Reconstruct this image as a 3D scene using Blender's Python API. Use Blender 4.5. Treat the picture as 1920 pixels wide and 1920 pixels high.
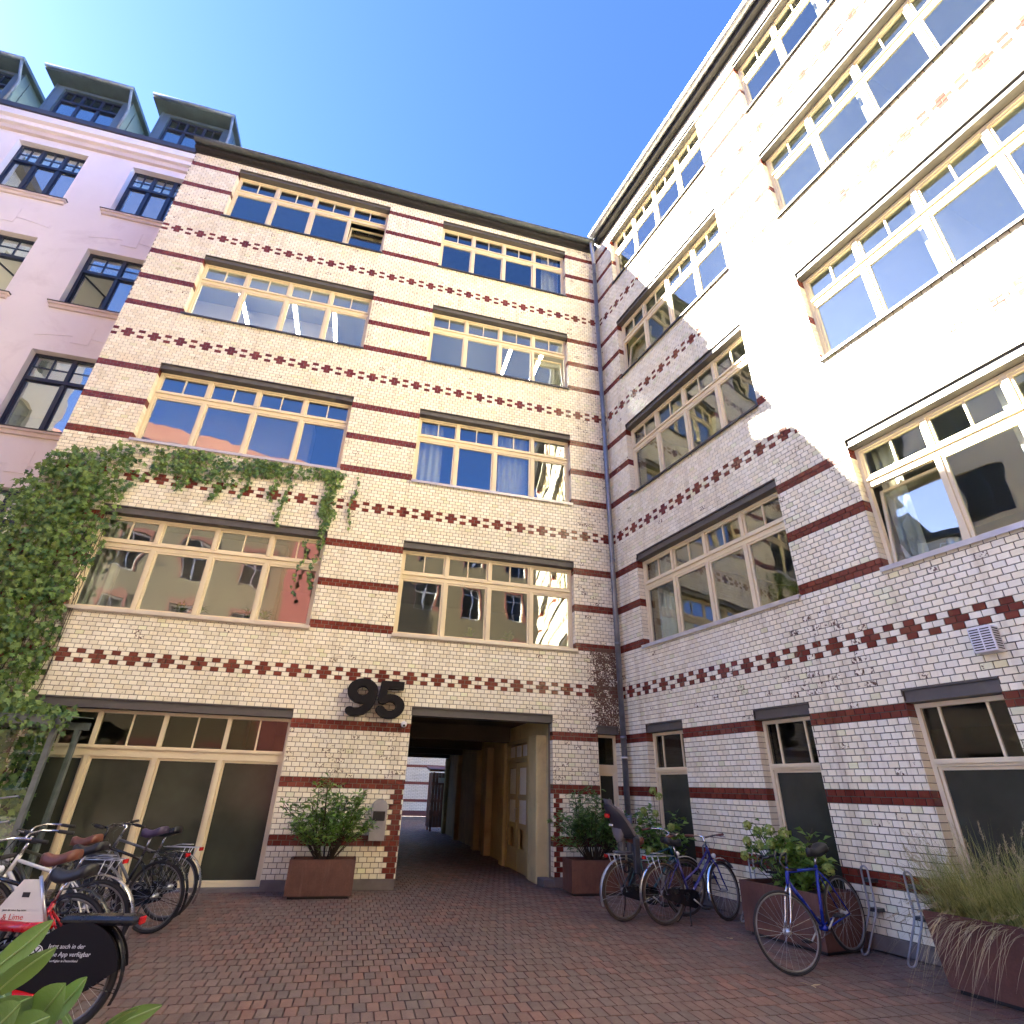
import bpy, bmesh, math, random
from mathutils import Vector, Matrix
random.seed(7)
R_ = random.Random(11)
PI = math.pi
sc = bpy.context.scene
for o in list(bpy.data.objects):
    bpy.data.objects.remove(o, do_unlink=True)
col = sc.collection

# ---------------------------------------------------------------- camera
CAMP = Vector((-5.2014679, -10.8539159, 1.5217306))
CR = Vector((0.9664152, -0.2558169, 0.0244839))      # right
CD = Vector((0.1367102, 0.4310971, -0.8918888))      # down (image y)
CF = Vector((0.2176053, 0.8652820, 0.4515916))       # forward
FPX = 1025.248152
cam_d = bpy.data.cameras.new('camera'); cam = bpy.data.objects.new('camera', cam_d); col.objects.link(cam)
cam_d.sensor_width = 36.0; cam_d.sensor_fit = 'HORIZONTAL'; cam_d.lens = FPX / 1920.0 * 36.0
cam_d.clip_start = 0.05; cam_d.clip_end = 3000.0
m = Matrix.Identity(4)
for i in range(3):
    m[i][0] = CR[i]; m[i][1] = -CD[i]; m[i][2] = -CF[i]; m[i][3] = CAMP[i]
cam.matrix_world = m
sc.camera = cam

# ---------------------------------------------------------------- sky, sun, exposure
SUN = Vector((-0.770, 0.265, 0.581)).normalized()
SUN_EL = math.asin(SUN.z); SUN_ROT = math.atan2(SUN.x, SUN.y)
world = bpy.data.worlds.new('World'); sc.world = world; world.use_nodes = True
wn = world.node_tree; wn.nodes.clear()
sky = wn.nodes.new('ShaderNodeTexSky'); sky.sky_type = 'NISHITA'; sky.sun_disc = False
sky.sun_elevation = SUN_EL; sky.sun_rotation = SUN_ROT
sky.altitude = 5000.0; sky.air_density = 0.35; sky.dust_density = 6.8; sky.ozone_density = 14.0
bg = wn.nodes.new('ShaderNodeBackground'); bg.inputs[1].default_value = 0.062
wo = wn.nodes.new('ShaderNodeOutputWorld')
wn.links.new(sky.outputs[0], bg.inputs[0]); wn.links.new(bg.outputs[0], wo.inputs[0])
sun_d = bpy.data.lights.new('sun', 'SUN'); sun_d.energy = 3.1; sun_d.angle = math.radians(0.53); sun_d.color = (1.0, 0.945, 0.79)
sun = bpy.data.objects.new('sun', sun_d); col.objects.link(sun)
sun.rotation_euler = SUN.to_track_quat('Z', 'Y').to_euler()
sun.location = (-30, 10, 30)
vs = sc.view_settings; sc.display_settings.display_device = 'sRGB'
vs.view_transform = 'Standard'; vs.look = 'None'; vs.exposure = 5.1; vs.gamma = 1.0; vs.use_curve_mapping = False
cy = sc.cycles
cy.use_denoising = True
cy.max_bounces = 12; cy.diffuse_bounces = 8; cy.glossy_bounces = 4; cy.transmission_bounces = 4; cy.transparent_max_bounces = 12
cy.caustics_reflective = True; cy.blur_glossy = 1.0; cy.caustics_refractive = False
cy.sample_clamp_indirect = 0.6; cy.use_adaptive_sampling = True; cy.adaptive_threshold = 0.02

# ---------------------------------------------------------------- helpers
def lin(*c):
    return tuple((x / 12.92 if x <= 0.04045 else ((x + 0.055) / 1.055) ** 2.4) for x in [v / 255.0 for v in c])

def at(px, py, dist):
    """point seen at photo pixel (px, py), dist metres along the view axis"""
    return CAMP + (CF + CR * ((px - 960) / FPX) + CD * ((py - 960) / FPX)) * dist

def project(P):
    d = P - CAMP; z = d.dot(CF)
    if z < 0.05: return None
    return (960 + FPX * d.dot(CR) / z, 960 + FPX * d.dot(CD) / z, z)

class MB:
    """collects faces for one mesh object"""
    def __init__(s): s.v = []; s.f = []; s.c = []; s.sm = []
    def add(s, vs, fs, c=None, sm=False):
        n = len(s.v); s.v.extend([tuple(p) for p in vs])
        for f in fs: s.f.append(tuple(i + n for i in f)); s.c.append(c); s.sm.append(sm)
        return s
    def box(s, x0, x1, y0, y1, z0, z1, c=None):
        vs = [(x0,y0,z0),(x1,y0,z0),(x1,y1,z0),(x0,y1,z0),(x0,y0,z1),(x1,y0,z1),(x1,y1,z1),(x0,y1,z1)]
        return s.add(vs, [(0,3,2,1),(4,5,6,7),(0,1,5,4),(1,2,6,5),(2,3,7,6),(3,0,4,7)], c)
    def bbox(s, x0, x1, y0, y1, z0, z1, b=0.01, c=None):
        """box with chamfered vertical and horizontal edges"""
        vs = []
        for zz, bb in ((z0, b), (z0 + b, 0), (z1 - b, 0), (z1, b)):
            k = b
            vs += [(x0+bb+k,y0+bb,zz),(x1-bb-k,y0+bb,zz),(x1-bb,y0+bb+k,zz),(x1-bb,y1-bb-k,zz),(x1-bb-k,y1-bb,zz),(x0+bb+k,y1-bb,zz),(x0+bb,y1-bb-k,zz),(x0+bb,y0+bb+k,zz)]
        fs = [tuple(range(7, -1, -1)), tuple(range(24, 32))]
        for l in range(3):
            for i in range(8):
                j = (i + 1) % 8; fs.append((l*8+i, l*8+j, l*8+8+j, l*8+8+i))
        return s.add(vs, fs, c)
    def tube(s, p0, p1, r0, r1=None, seg=8, cap=True, c=None):
        return s.path([p0, p1], [r0, r0 if r1 is None else r1], seg, cap, c)
    def path(s, pts, r, seg=8, cap=True, c=None):
        pts = [Vector(p) for p in pts]; n = len(pts)
        if not isinstance(r, (list, tuple)): r = [r] * n
        vs = []; up = None
        for i, p in enumerate(pts):
            t = (pts[min(i+1, n-1)] - pts[max(i-1, 0)])
            if t.length < 1e-9: t = Vector((0,0,1))
            t.normalize()
            if up is None:
                up = Vector((0,0,1)) if abs(t.z) < 0.9 else Vector((1,0,0))
            a = t.cross(up)
            if a.length < 1e-6: a = t.cross(Vector((0,1,0.1)))
            a.normalize(); b = a.cross(t).normalized(); up = b
            for k in range(seg):
                an = 2 * PI * k / seg
                vs.append(p + (a * math.cos(an) + b * math.sin(an)) * r[i])
        fs = []
        for i in range(n - 1):
            for k in range(seg):
                k2 = (k + 1) % seg
                fs.append((i*seg+k, i*seg+k2, (i+1)*seg+k2, (i+1)*seg+k))
        if cap:
            fs.append(tuple(range(seg - 1, -1, -1))); fs.append(tuple(range((n-1)*seg, n*seg)))
        return s.add(vs, fs, c, True)
    def ring(s, ctr, R, r, seg=40, sub=8, ax='y', rx=None, c=None, a0=0.0, a1=2*PI):
        full = abs(a1 - a0 - 2*PI) < 1e-6; vs = []
        nn = seg if full else seg + 1
        rx = r if rx is None else rx
        for i in range(nn):
            a = a0 + (a1 - a0) * i / seg
            for k in range(sub):
                b = 2 * PI * k / sub; rr = R + r * math.cos(b); w = rx * math.sin(b)
                vs.append((ctr[0] + rr*math.cos(a), ctr[1] + w, ctr[2] + rr*math.sin(a)))
        fs = []
        for i in range(seg):
            i2 = (i + 1) % nn
            for k in range(sub):
                k2 = (k + 1) % sub
                fs.append((i*sub+k, i2*sub+k, i2*sub+k2, i*sub+k2))
        return s.add(vs, fs, c, True)
    def prism(s, poly, y0, y1, c=None):
        """poly in x,z ; extruded along y"""
        n = len(poly)
        vs = [(p[0], y0, p[1]) for p in poly] + [(p[0], y1, p[1]) for p in poly]
        fs = [tuple(range(n)), tuple(range(2*n-1, n-1, -1))]
        for i in range(n):
            j = (i + 1) % n; fs.append((i, n+i, n+j, j))
        return s.add(vs, fs, c)
    def sphere(s, ctr, r, seg=10, rings=7, c=None):
        rx, ry, rz = r if isinstance(r, (tuple, list)) else (r, r, r)
        vs = [(ctr[0], ctr[1], ctr[2]-rz)]
        for i in range(1, rings):
            t = -PI/2 + PI*i/rings
            for k in range(seg):
                a = 2*PI*k/seg
                vs.append((ctr[0]+rx*math.cos(t)*math.cos(a), ctr[1]+ry*math.cos(t)*math.sin(a), ctr[2]+rz*math.sin(t)))
        vs.append((ctr[0], ctr[1], ctr[2]+rz)); fs = []
        for k in range(seg):
            k2 = (k+1) % seg
            fs.append((0, 1+k2, 1+k))
            for i in range(rings-2): fs.append((1+i*seg+k, 1+i*seg+k2, 1+(i+1)*seg+k2, 1+(i+1)*seg+k))
            fs.append((len(vs)-1, 1+(rings-2)*seg+k, 1+(rings-2)*seg+k2))
        return s.add(vs, fs, c, True)
    def mesh(s, name, mat=None):
        me = bpy.data.meshes.new(name); me.from_pydata(s.v, [], s.f)
        if any(x is not None for x in s.c):
            at_ = me.attributes.new('bcol', 'FLOAT_COLOR', 'FACE')
            flat = []
            for x in s.c: flat.extend(x if x is not None else (0.5, 0.5, 0.5, 0))
            at_.data.foreach_set('color', flat)
        if any(s.sm): me.polygons.foreach_set('use_smooth', s.sm)
        if mat: me.materials.append(mat)
        me.update()
        return me
    def build(s, name, mat, parent=None, loc=None, rot=None):
        return link(name, s.mesh(name, mat), parent, loc, rot)

def link(name, me, parent=None, loc=None, rot=None):
    o = bpy.data.objects.new(name, me); col.objects.link(o)
    if parent is not None: o.parent = parent
    if loc is not None: o.location = loc
    if rot is not None: o.rotation_euler = rot
    return o

def tag(o, label=None, cat=None, group=None, kind=None):
    if label: o['label'] = label
    if cat: o['category'] = cat
    if group: o['group'] = group
    if kind: o['kind'] = kind
    return o

def empty(name, loc=(0,0,0), rz=0.0, rx=0.0, ry=0.0):
    o = bpy.data.objects.new(name, None); col.objects.link(o); o.empty_display_size = 0.2
    o.location = loc; o.rotation_euler = (rx, ry, rz)
    return o

# ---------------------------------------------------------------- materials
def nodes(name):
    mt = bpy.data.materials.new(name); mt.use_nodes = True
    nt = mt.node_tree; b = nt.nodes['Principled BSDF']
    return mt, nt, b

def N(nt, t, **kw):
    n = nt.nodes.new(t)
    for k, v in kw.items(): setattr(n, k, v)
    return n

def pos_node(nt, world=True):
    return N(nt, 'ShaderNodeNewGeometry').outputs['Position'] if world else N(nt, 'ShaderNodeTexCoord').outputs['Object']

def noise(nt, scale, detail=3.0, rough=0.55, vec=None, dist=0.0):
    n = N(nt, 'ShaderNodeTexNoise'); n.inputs['Scale'].default_value = scale; n.inputs['Detail'].default_value = detail
    n.inputs['Roughness'].default_value = rough; n.inputs['Distortion'].default_value = dist
    nt.links.new(vec if vec is not None else pos_node(nt), n.inputs['Vector'])
    return n

def maprange(nt, val, a, b, c, d):
    n = N(nt, 'ShaderNodeMapRange'); n.clamp = True
    nt.links.new(val, n.inputs[0])
    for i, x in enumerate((a, b, c, d)): n.inputs[1+i].default_value = x
    return n.outputs[0]

def mixc(nt, fac, a, b, mode='MIX'):
    n = N(nt, 'ShaderNodeMix', data_type='RGBA', blend_type=mode)
    if isinstance(fac, (int, float)): n.inputs[0].default_value = fac
    else: nt.links.new(fac, n.inputs[0])
    for i, x in ((6, a), (7, b)):
        if isinstance(x, (tuple, list)): n.inputs[i].default_value = (x[0], x[1], x[2], 1)
        else: nt.links.new(x, n.inputs[i])
    return n.outputs[2]

def simple(name, c, rough=0.5, metal=0.0, var=0.12, scale=6.0, bump=0.0, bscale=40.0, world=True, spec=0.5, dirt=None):
    """plain painted / metal / stone surface with mottled colour and a little relief"""
    mt, nt, b = nodes(name)
    n = noise(nt, scale, 4.0, 0.6, pos_node(nt, world))
    lo = tuple(x * (1 - var) for x in c); hi = tuple(min(1, x * (1 + var)) for x in c)
    f = maprange(nt, n.outputs[0], 0.3, 0.7, 0, 1)
    cc = mixc(nt, f, lo, hi)
    if dirt:
        n2 = noise(nt, dirt[1], 5.0, 0.7, pos_node(nt, world), 0.6)
        cc = mixc(nt, maprange(nt, n2.outputs[0], dirt[2], dirt[2] + 0.18, 0, dirt[3]), cc, dirt[0])
    nt.links.new(cc, b.inputs['Base Color'])
    b.inputs['Metallic'].default_value = metal
    b.inputs['Specular IOR Level'].default_value = spec
    nt.links.new(maprange(nt, n.outputs[0], 0.3, 0.7, max(0.02, rough - 0.07), min(1, rough + 0.07)), b.inputs['Roughness'])
    if bump > 0:
        bn = noise(nt, bscale, 3.0, 0.6, pos_node(nt, world))
        bp = N(nt, 'ShaderNodeBump'); bp.inputs['Strength'].default_value = bump; bp.inputs['Distance'].default_value = 0.01
        nt.links.new(bn.outputs[0], bp.inputs['Height']); nt.links.new(bp.outputs[0], b.inputs['Normal'])
    return mt

def glazed_brick():
    mt, nt, b = nodes('glazed_brick')
    a = N(nt, 'ShaderNodeAttribute', attribute_name='bcol', attribute_type='GEOMETRY')
    p = pos_node(nt)
    n1 = noise(nt, 30.0, 3.0, 0.62, p)
    n2 = noise(nt, 1.1, 4.0, 0.6, p)
    n3 = noise(nt, 7.0, 3.0, 0.6, p, 0.4)
    c = mixc(nt, maprange(nt, n2.outputs[0], 0.35, 0.7, 0, 0.13), a.outputs['Color'], (0.46, 0.36, 0.23), 'MULTIPLY')
    c = mixc(nt, maprange(nt, n1.outputs[0], 0.42, 0.72, 0, 0.10), c, (0.5, 0.42, 0.3), 'MULTIPLY')
    mp = N(nt, 'ShaderNodeMapping'); mp.inputs['Scale'].default_value = (5.0, 5.0, 0.28); nt.links.new(p, mp.inputs['Vector'])
    n4 = noise(nt, 1.0, 4.0, 0.65, mp.outputs[0])
    c = mixc(nt, maprange(nt, n4.outputs[0], 0.54, 0.74, 0, 0.38), c, (0.42, 0.35, 0.27), 'MULTIPLY')
    # broken glaze: brown body shows where the noise passes the brick's damage value
    th = N(nt, 'ShaderNodeMath', operation='MULTIPLY_ADD'); nt.links.new(a.outputs['Alpha'], th.inputs[0]); th.inputs[1].default_value = 0.30; th.inputs[2].default_value = -0.74
    sm = N(nt, 'ShaderNodeMath', operation='ADD'); nt.links.new(n1.outputs[0], sm.inputs[0]); nt.links.new(th.outputs[0], sm.inputs[1])
    chip = maprange(nt, sm.outputs[0], 0.0, 0.03, 0, 1)
    c = mixc(nt, chip, c, (0.115, 0.062, 0.038))
    nt.links.new(c, b.inputs['Base Color'])
    ro = N(nt, 'ShaderNodeMath', operation='MULTIPLY_ADD'); nt.links.new(chip, ro.inputs[0]); ro.inputs[1].default_value = 0.55
    nt.links.new(maprange(nt, n3.outputs[0], 0.3, 0.7, 0.11, 0.24), ro.inputs[2])
    nt.links.new(ro.outputs[0], b.inputs['Roughness'])
    b.inputs['Specular IOR Level'].default_value = 0.4
    hs = N(nt, 'ShaderNodeMath', operation='MULTIPLY_ADD'); nt.links.new(chip, hs.inputs[0]); hs.inputs[1].default_value = -0.6; nt.links.new(n3.outputs[0], hs.inputs[2])
    bp = N(nt, 'ShaderNodeBump'); bp.inputs['Strength'].default_value = 0.12; bp.inputs['Distance'].default_value = 0.012
    nt.links.new(hs.outputs[0], bp.inputs['Height']); nt.links.new(bp.outputs[0], b.inputs['Normal'])
    return mt

def paver_mat():
    mt, nt, b = nodes('clinker_paver')
    a = N(nt, 'ShaderNodeAttribute', attribute_name='bcol', attribute_type='GEOMETRY')
    p = pos_node(nt)
    n1 = noise(nt, 45.0, 4.0, 0.7, p); n2 = noise(nt, 0.8, 4.0, 0.6, p); n3 = noise(nt, 5.0, 5.0, 0.7, p)
    c = mixc(nt, maprange(nt, n1.outputs[0], 0.35, 0.7, 0, 0.5), a.outputs['Color'], (0.55, 0.5, 0.5), 'MULTIPLY')
    c = mixc(nt, maprange(nt, n2.outputs[0], 0.36, 0.64, 0.15, 0.75), c, (0.13, 0.098, 0.088))
    c = mixc(nt, maprange(nt, n3.outputs[0], 0.55, 0.75, 0, 0.35), c, (0.15, 0.125, 0.115))
    nt.links.new(c, b.inputs['Base Color'])
    nt.links.new(maprange(nt, n3.outputs[0], 0.3, 0.7, 0.42, 0.72), b.inputs['Roughness'])
    b.inputs['Specular IOR Level'].default_value = 0.4
    bp = N(nt, 'ShaderNodeBump'); bp.inputs['Strength'].default_value = 0.5; bp.inputs['Distance'].default_value = 0.006
    nt.links.new(n1.outputs[0], bp.inputs['Height']); nt.links.new(bp.outputs[0], b.inputs['Normal'])
    return mt

def streaked(name, c, c2, rough=0.75):
    """weathered steel with vertical runs and blotches"""
    mt, nt, b = nodes(name)
    p = pos_node(nt)
    mp = N(nt, 'ShaderNodeMapping'); mp.inputs['Scale'].default_value = (9.0, 9.0, 0.9); nt.links.new(p, mp.inputs['Vector'])
    n1 = noise(nt, 1.0, 5.0, 0.7, mp.outputs[0]); n2 = noise(nt, 3.0, 5.0, 0.65, p, 0.5); n3 = noise(nt, 70.0, 3.0, 0.6, p)
    cc = mixc(nt, maprange(nt, n2.outputs[0], 0.3, 0.7, 0, 1), tuple(x*0.72 for x in c), tuple(x*1.25 for x in c))
    cc = mixc(nt, maprange(nt, n1.outputs[0], 0.52, 0.74, 0, 0.6), cc, c2)
    cc = mixc(nt, maprange(nt, n3.outputs[0], 0.4, 0.75, 0, 0.35), cc, (0.4, 0.35, 0.35), 'MULTIPLY')
    nt.links.new(cc, b.inputs['Base Color']); nt.links.new(maprange(nt, n1.outputs[0], 0.3, 0.7, rough-0.15, rough+0.1), b.inputs['Roughness'])
    bp = N(nt, 'ShaderNodeBump'); bp.inputs['Strength'].default_value = 0.25; bp.inputs['Distance'].default_value = 0.006
    nt.links.new(n2.outputs[0], bp.inputs['Height']); nt.links.new(bp.outputs[0], b.inputs['Normal'])
    return mt

def glass_mat(name, tint=(0.86, 0.90, 0.88), f0=0.10, wavy=0.03):
    """clear pane: each face reflects by Schlick's law and lets the rest through"""
    mt, nt, b = nodes(name); nt.nodes.remove(b)
    out = nt.nodes['Material Output']
    ge = N(nt, 'ShaderNodeNewGeometry')
    dt = N(nt, 'ShaderNodeVectorMath', operation='DOT_PRODUCT'); nt.links.new(ge.outputs['Incoming'], dt.inputs[0]); nt.links.new(ge.outputs['Normal'], dt.inputs[1])
    ab = N(nt, 'ShaderNodeMath', operation='ABSOLUTE'); nt.links.new(dt.outputs['Value'], ab.inputs[0])
    om = N(nt, 'ShaderNodeMath', operation='SUBTRACT'); om.inputs[0].default_value = 1.0; nt.links.new(ab.outputs[0], om.inputs[1])
    pw = N(nt, 'ShaderNodeMath', operation='POWER'); nt.links.new(om.outputs[0], pw.inputs[0]); pw.inputs[1].default_value = 5.0
    fr = N(nt, 'ShaderNodeMath', operation='MULTIPLY_ADD'); nt.links.new(pw.outputs[0], fr.inputs[0]); fr.inputs[1].default_value = 1.0 - f0; fr.inputs[2].default_value = f0
    tr = N(nt, 'ShaderNodeBsdfTransparent'); tr.inputs[0].default_value = (*tint, 1)
    gl = N(nt, 'ShaderNodeBsdfGlossy'); gl.inputs['Roughness'].default_value = 0.005; gl.inputs['Color'].default_value = (0.96, 0.98, 1, 1)
    nn = noise(nt, 0.9, 2.0, 0.5)
    bp = N(nt, 'ShaderNodeBump'); bp.inputs['Strength'].default_value = wavy; bp.inputs['Distance'].default_value = 0.25
    nt.links.new(nn.outputs[0], bp.inputs['Height']); nt.links.new(bp.outputs[0], gl.inputs['Normal'])
    mx = N(nt, 'ShaderNodeMixShader'); nt.links.new(fr.outputs[0], mx.inputs[0]); nt.links.new(tr.outputs[0], mx.inputs[1]); nt.links.new(gl.outputs[0], mx.inputs[2])
    nt.links.new(mx.outputs[0], out.inputs['Surface'])
    return mt

def film_glass(name, c):
    """pane backed with a translucent film: reflective, not see-through"""
    mt, nt, b = nodes(name)
    n = noise(nt, 1.6, 3.0, 0.6)
    nt.links.new(mixc(nt, maprange(nt, n.outputs[0], 0.3, 0.7, 0, 1), tuple(x*0.75 for x in c), tuple(x*1.25 for x in c)), b.inputs['Base Color'])
    b.inputs['Roughness'].default_value = 0.12; b.inputs['IOR'].default_value = 1.30
    return mt

def leaf_mat(name, c1, c2, rough=0.45, trans=0.25):
    mt, nt, b = nodes(name)
    a = N(nt, 'ShaderNodeAttribute', attribute_name='bcol', attribute_type='GEOMETRY')
    n = noise(nt, 9.0, 3.0, 0.6)
    f = N(nt, 'ShaderNodeMath', operation='ADD'); nt.links.new(n.outputs[0], f.inputs[0]); nt.links.new(a.outputs['Fac'], f.inputs[1])
    c = mixc(nt, maprange(nt, f.outputs[0], 0.45, 1.45, 0, 1), c1, c2)
    nt.links.new(c, b.inputs['Base Color']); b.inputs['Roughness'].default_value = rough
    nv = noise(nt, 85.0, 3.0, 0.6); bp = N(nt, 'ShaderNodeBump'); bp.inputs['Strength'].default_value = 0.25; bp.inputs['Distance'].default_value = 0.004
    nt.links.new(nv.outputs[0], bp.inputs['Height']); nt.links.new(bp.outputs[0], b.inputs['Normal'])
    out = nt.nodes['Material Output']
    tl = N(nt, 'ShaderNodeBsdfTranslucent'); nt.links.new(c, tl.inputs[0])
    mx = N(nt, 'ShaderNodeMixShader'); mx.inputs[0].default_value = trans
    nt.links.new(b.outputs[0], mx.inputs[1]); nt.links.new(tl.outputs[0], mx.inputs[2]); nt.links.new(mx.outputs[0], out.inputs['Surface'])
    return mt

def wall_brick_mat(name, c1, c2, mortar, scale=1.0, rowh=0.077, bw=0.25, rotz=0.0):
    """brickwork of far or side walls where single bricks cannot be told apart"""
    mt, nt, b = nodes(name)
    tc = N(nt, 'ShaderNodeTexCoord'); sp = N(nt, 'ShaderNodeSeparateXYZ'); nt.links.new(tc.outputs['Object'], sp.inputs[0])
    ad = N(nt, 'ShaderNodeMath', operation='ADD'); nt.links.new(sp.outputs[0], ad.inputs[0]); nt.links.new(sp.outputs[1], ad.inputs[1])
    cb = N(nt, 'ShaderNodeCombineXYZ'); nt.links.new(ad.outputs[0], cb.inputs[0]); nt.links.new(sp.outputs[2], cb.inputs[1])
    br = N(nt, 'ShaderNodeTexBrick'); nt.links.new(cb.outputs[0], br.inputs['Vector'])
    br.inputs['Color1'].default_value = (*c1, 1); br.inputs['Color2'].default_value = (*c2, 1); br.inputs['Mortar'].default_value = (*mortar, 1)
    br.inputs['Scale'].default_value = scale; br.inputs['Mortar Size'].default_value = 0.006; br.inputs['Brick Width'].default_value = bw; br.inputs['Row Height'].default_value = rowh
    n = noise(nt, 0.7, 4.0, 0.6)
    c = mixc(nt, maprange(nt, n.outputs[0], 0.35, 0.7, 0, 0.35), br.outputs[0], (0.5, 0.45, 0.4), 'MULTIPLY')
    nt.links.new(c, b.inputs['Base Color']); b.inputs['Roughness'].default_value = 0.6
    bp = N(nt, 'ShaderNodeBump'); bp.inputs['Strength'].default_value = 0.3; bp.inputs['Distance'].default_value = 0.006; bp.invert = True
    nt.links.new(br.outputs['Fac'], bp.inputs['Height']); nt.links.new(bp.outputs[0], b.inputs['Normal'])
    return mt

def emit_mat(name, c, s):
    mt, nt, b = nodes(name)
    b.inputs['Base Color'].default_value = (0.8, 0.8, 0.8, 1); b.inputs['Emission Color'].default_value = (*c, 1); b.inputs['Emission Strength'].default_value = s
    return mt

M = {}
M['brick'] = glazed_brick()
M['mortar'] = simple('mortar', (0.17, 0.135, 0.095), 0.9, var=0.3, scale=3.0)
M['plaster'] = simple('passage_plaster', (0.50, 0.42, 0.22), 0.8, var=0.15, scale=1.2, bump=0.1, dirt=((0.25, 0.2, 0.12), 2.0, 0.55, 0.5))
M['plinth'] = simple('plinth_render', (0.15, 0.125, 0.115), 0.85, var=0.25, scale=3.0, bump=0.4, bscale=60)
M['frame'] = simple('cream_window_paint', (0.69, 0.585, 0.385), 0.38, var=0.05, scale=2.0)
M['steel'] = simple('painted_steel_lintel', (0.090, 0.082, 0.074), 0.5, var=0.15, scale=4.0, dirt=((0.16, 0.14, 0.12), 5.0, 0.58, 0.4))
M['flash'] = simple('dark_metal_flashing', (0.055, 0.052, 0.055), 0.4, 0.3, var=0.2)
M['zinc'] = simple('zinc_sheet', (0.36, 0.37, 0.40), 0.42, 0.6, var=0.15, scale=5.0)
M['sillmetal'] = simple('sill_metal', (0.52, 0.50, 0.50), 0.35, 0.35, var=0.08)
M['soffit'] = simple('soffit_board', (0.022, 0.020, 0.021), 0.7, var=0.2)
M['glass'] = glass_mat('window_glass', f0=0.15)
M['glassP'] = glass_mat('pink_building_glass', f0=0.24)
M['glassB'] = glass_mat('side_wing_glass', f0=0.12)
M['mortarB'] = simple('dark_mortar', (0.075, 0.060, 0.044), 0.9, var=0.3, scale=3.0)
M['film'] = film_glass('frosted_green_film', (0.044, 0.046, 0.034))
M['room'] = simple('room_paint', (0.40, 0.385, 0.34), 0.9, var=0.05, scale=1.0)
M['roomdark'] = simple('room_floor', (0.16, 0.13, 0.10), 0.7, var=0.1, scale=1.0)
M['tube'] = emit_mat('fluorescent_tube', (1.0, 0.97, 0.88), 3.0)
M['paver'] = paver_mat()
M['ground'] = simple('ground_sand', (0.11, 0.085, 0.072), 0.95, var=0.3, scale=4.0, bump=0.3)
# ---------------------------------------------------------------- brick wings (local frame: x right, y inward, z up)
c_ = 0.077
CREAM = [(0.85, 0.785, 0.60), (0.865, 0.81, 0.64), (0.83, 0.765, 0.575), (0.875, 0.825, 0.67), (0.82, 0.75, 0.555), (0.855, 0.805, 0.645)]
REDS = [(0.165, 0.034, 0.023), (0.185, 0.042, 0.028), (0.145, 0.030, 0.021), (0.20, 0.050, 0.032)]

def wall_shell(x0, x1, z0, z1, holes, y0, y1):
    """wall sheet with openings: front, back, reveals"""
    mb = MB()
    xs = sorted(set([x0, x1] + [v for h in holes for v in h[:2]])); zs = sorted(set([z0, z1] + [v for h in holes for v in h[2:4]]))
    xs = [x for x in xs if x0 <= x <= x1]; zs = [z for z in zs if z0 <= z <= z1]
    for i in range(len(xs)-1):
        for j in range(len(zs)-1):
            cx, cz = (xs[i]+xs[i+1])/2, (zs[j]+zs[j+1])/2
            if any(h[0] < cx < h[1] and h[2] < cz < h[3] for h in holes): continue
            a, b, c, d = xs[i], xs[i+1], zs[j], zs[j+1]
            mb.add([(a,y0,c),(b,y0,c),(b,y0,d),(a,y0,d)], [(0,1,2,3)]); mb.add([(a,y1,c),(b,y1,c),(b,y1,d),(a,y1,d)], [(3,2,1,0)])
    for (a, b, c, d) in [h[:4] for h in holes]:
        mb.add([(a,y0,c),(a,y1,c),(a,y1,d),(a,y0,d)], [(0,1,2,3)]); mb.add([(b,y0,c),(b,y1,c),(b,y1,d),(b,y0,d)], [(3,2,1,0)])
        mb.add([(a,y0,d),(a,y1,d),(b,y1,d),(b,y0,d)], [(0,1,2,3)]); mb.add([(a,y0,c),(a,y1,c),(b,y1,c),(b,y0,c)], [(3,2,1,0)])
    mb.add([(x0,y0,z1),(x1,y0,z1),(x1,y1,z1),(x0,y1,z1)], [(0,1,2,3)])
    mb.add([(x0,y0,z0),(x0,y0,z1),(x0,y1,z1),(x0,y1,z0)], [(0,1,2,3)]); mb.add([(x1,y0,z0),(x1,y0,z1),(x1,y1,z1),(x1,y1,z0)], [(3,2,1,0)])
    return mb

def is_red(side, i, x, band):
    """course number and brick position -> red glazed?"""
    if i < 42:
        if i in (8, 9, 19, 20, 31, 32): return True
        if side == 'A' and i < 19:
            if -4.29 - (0.20 if i % 2 else 0.135) < x < -4.28: return True
            if -1.53 < x < -1.53 + (0.20 if i % 2 else 0.135): return True
        return False
    r = (i - 42) % 45
    if r == 0 or r == 2:
        k = round((x - band[0]) / band[1]); return k % 2 == 0
    if r == 1:
        k = math.floor((x - band[0]) / band[1]); return k % 4 in (0, 3)
    r = (i - 54) % 45
    return i >= 54 and r in (0, 1, 11, 12, 22, 23)

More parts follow.
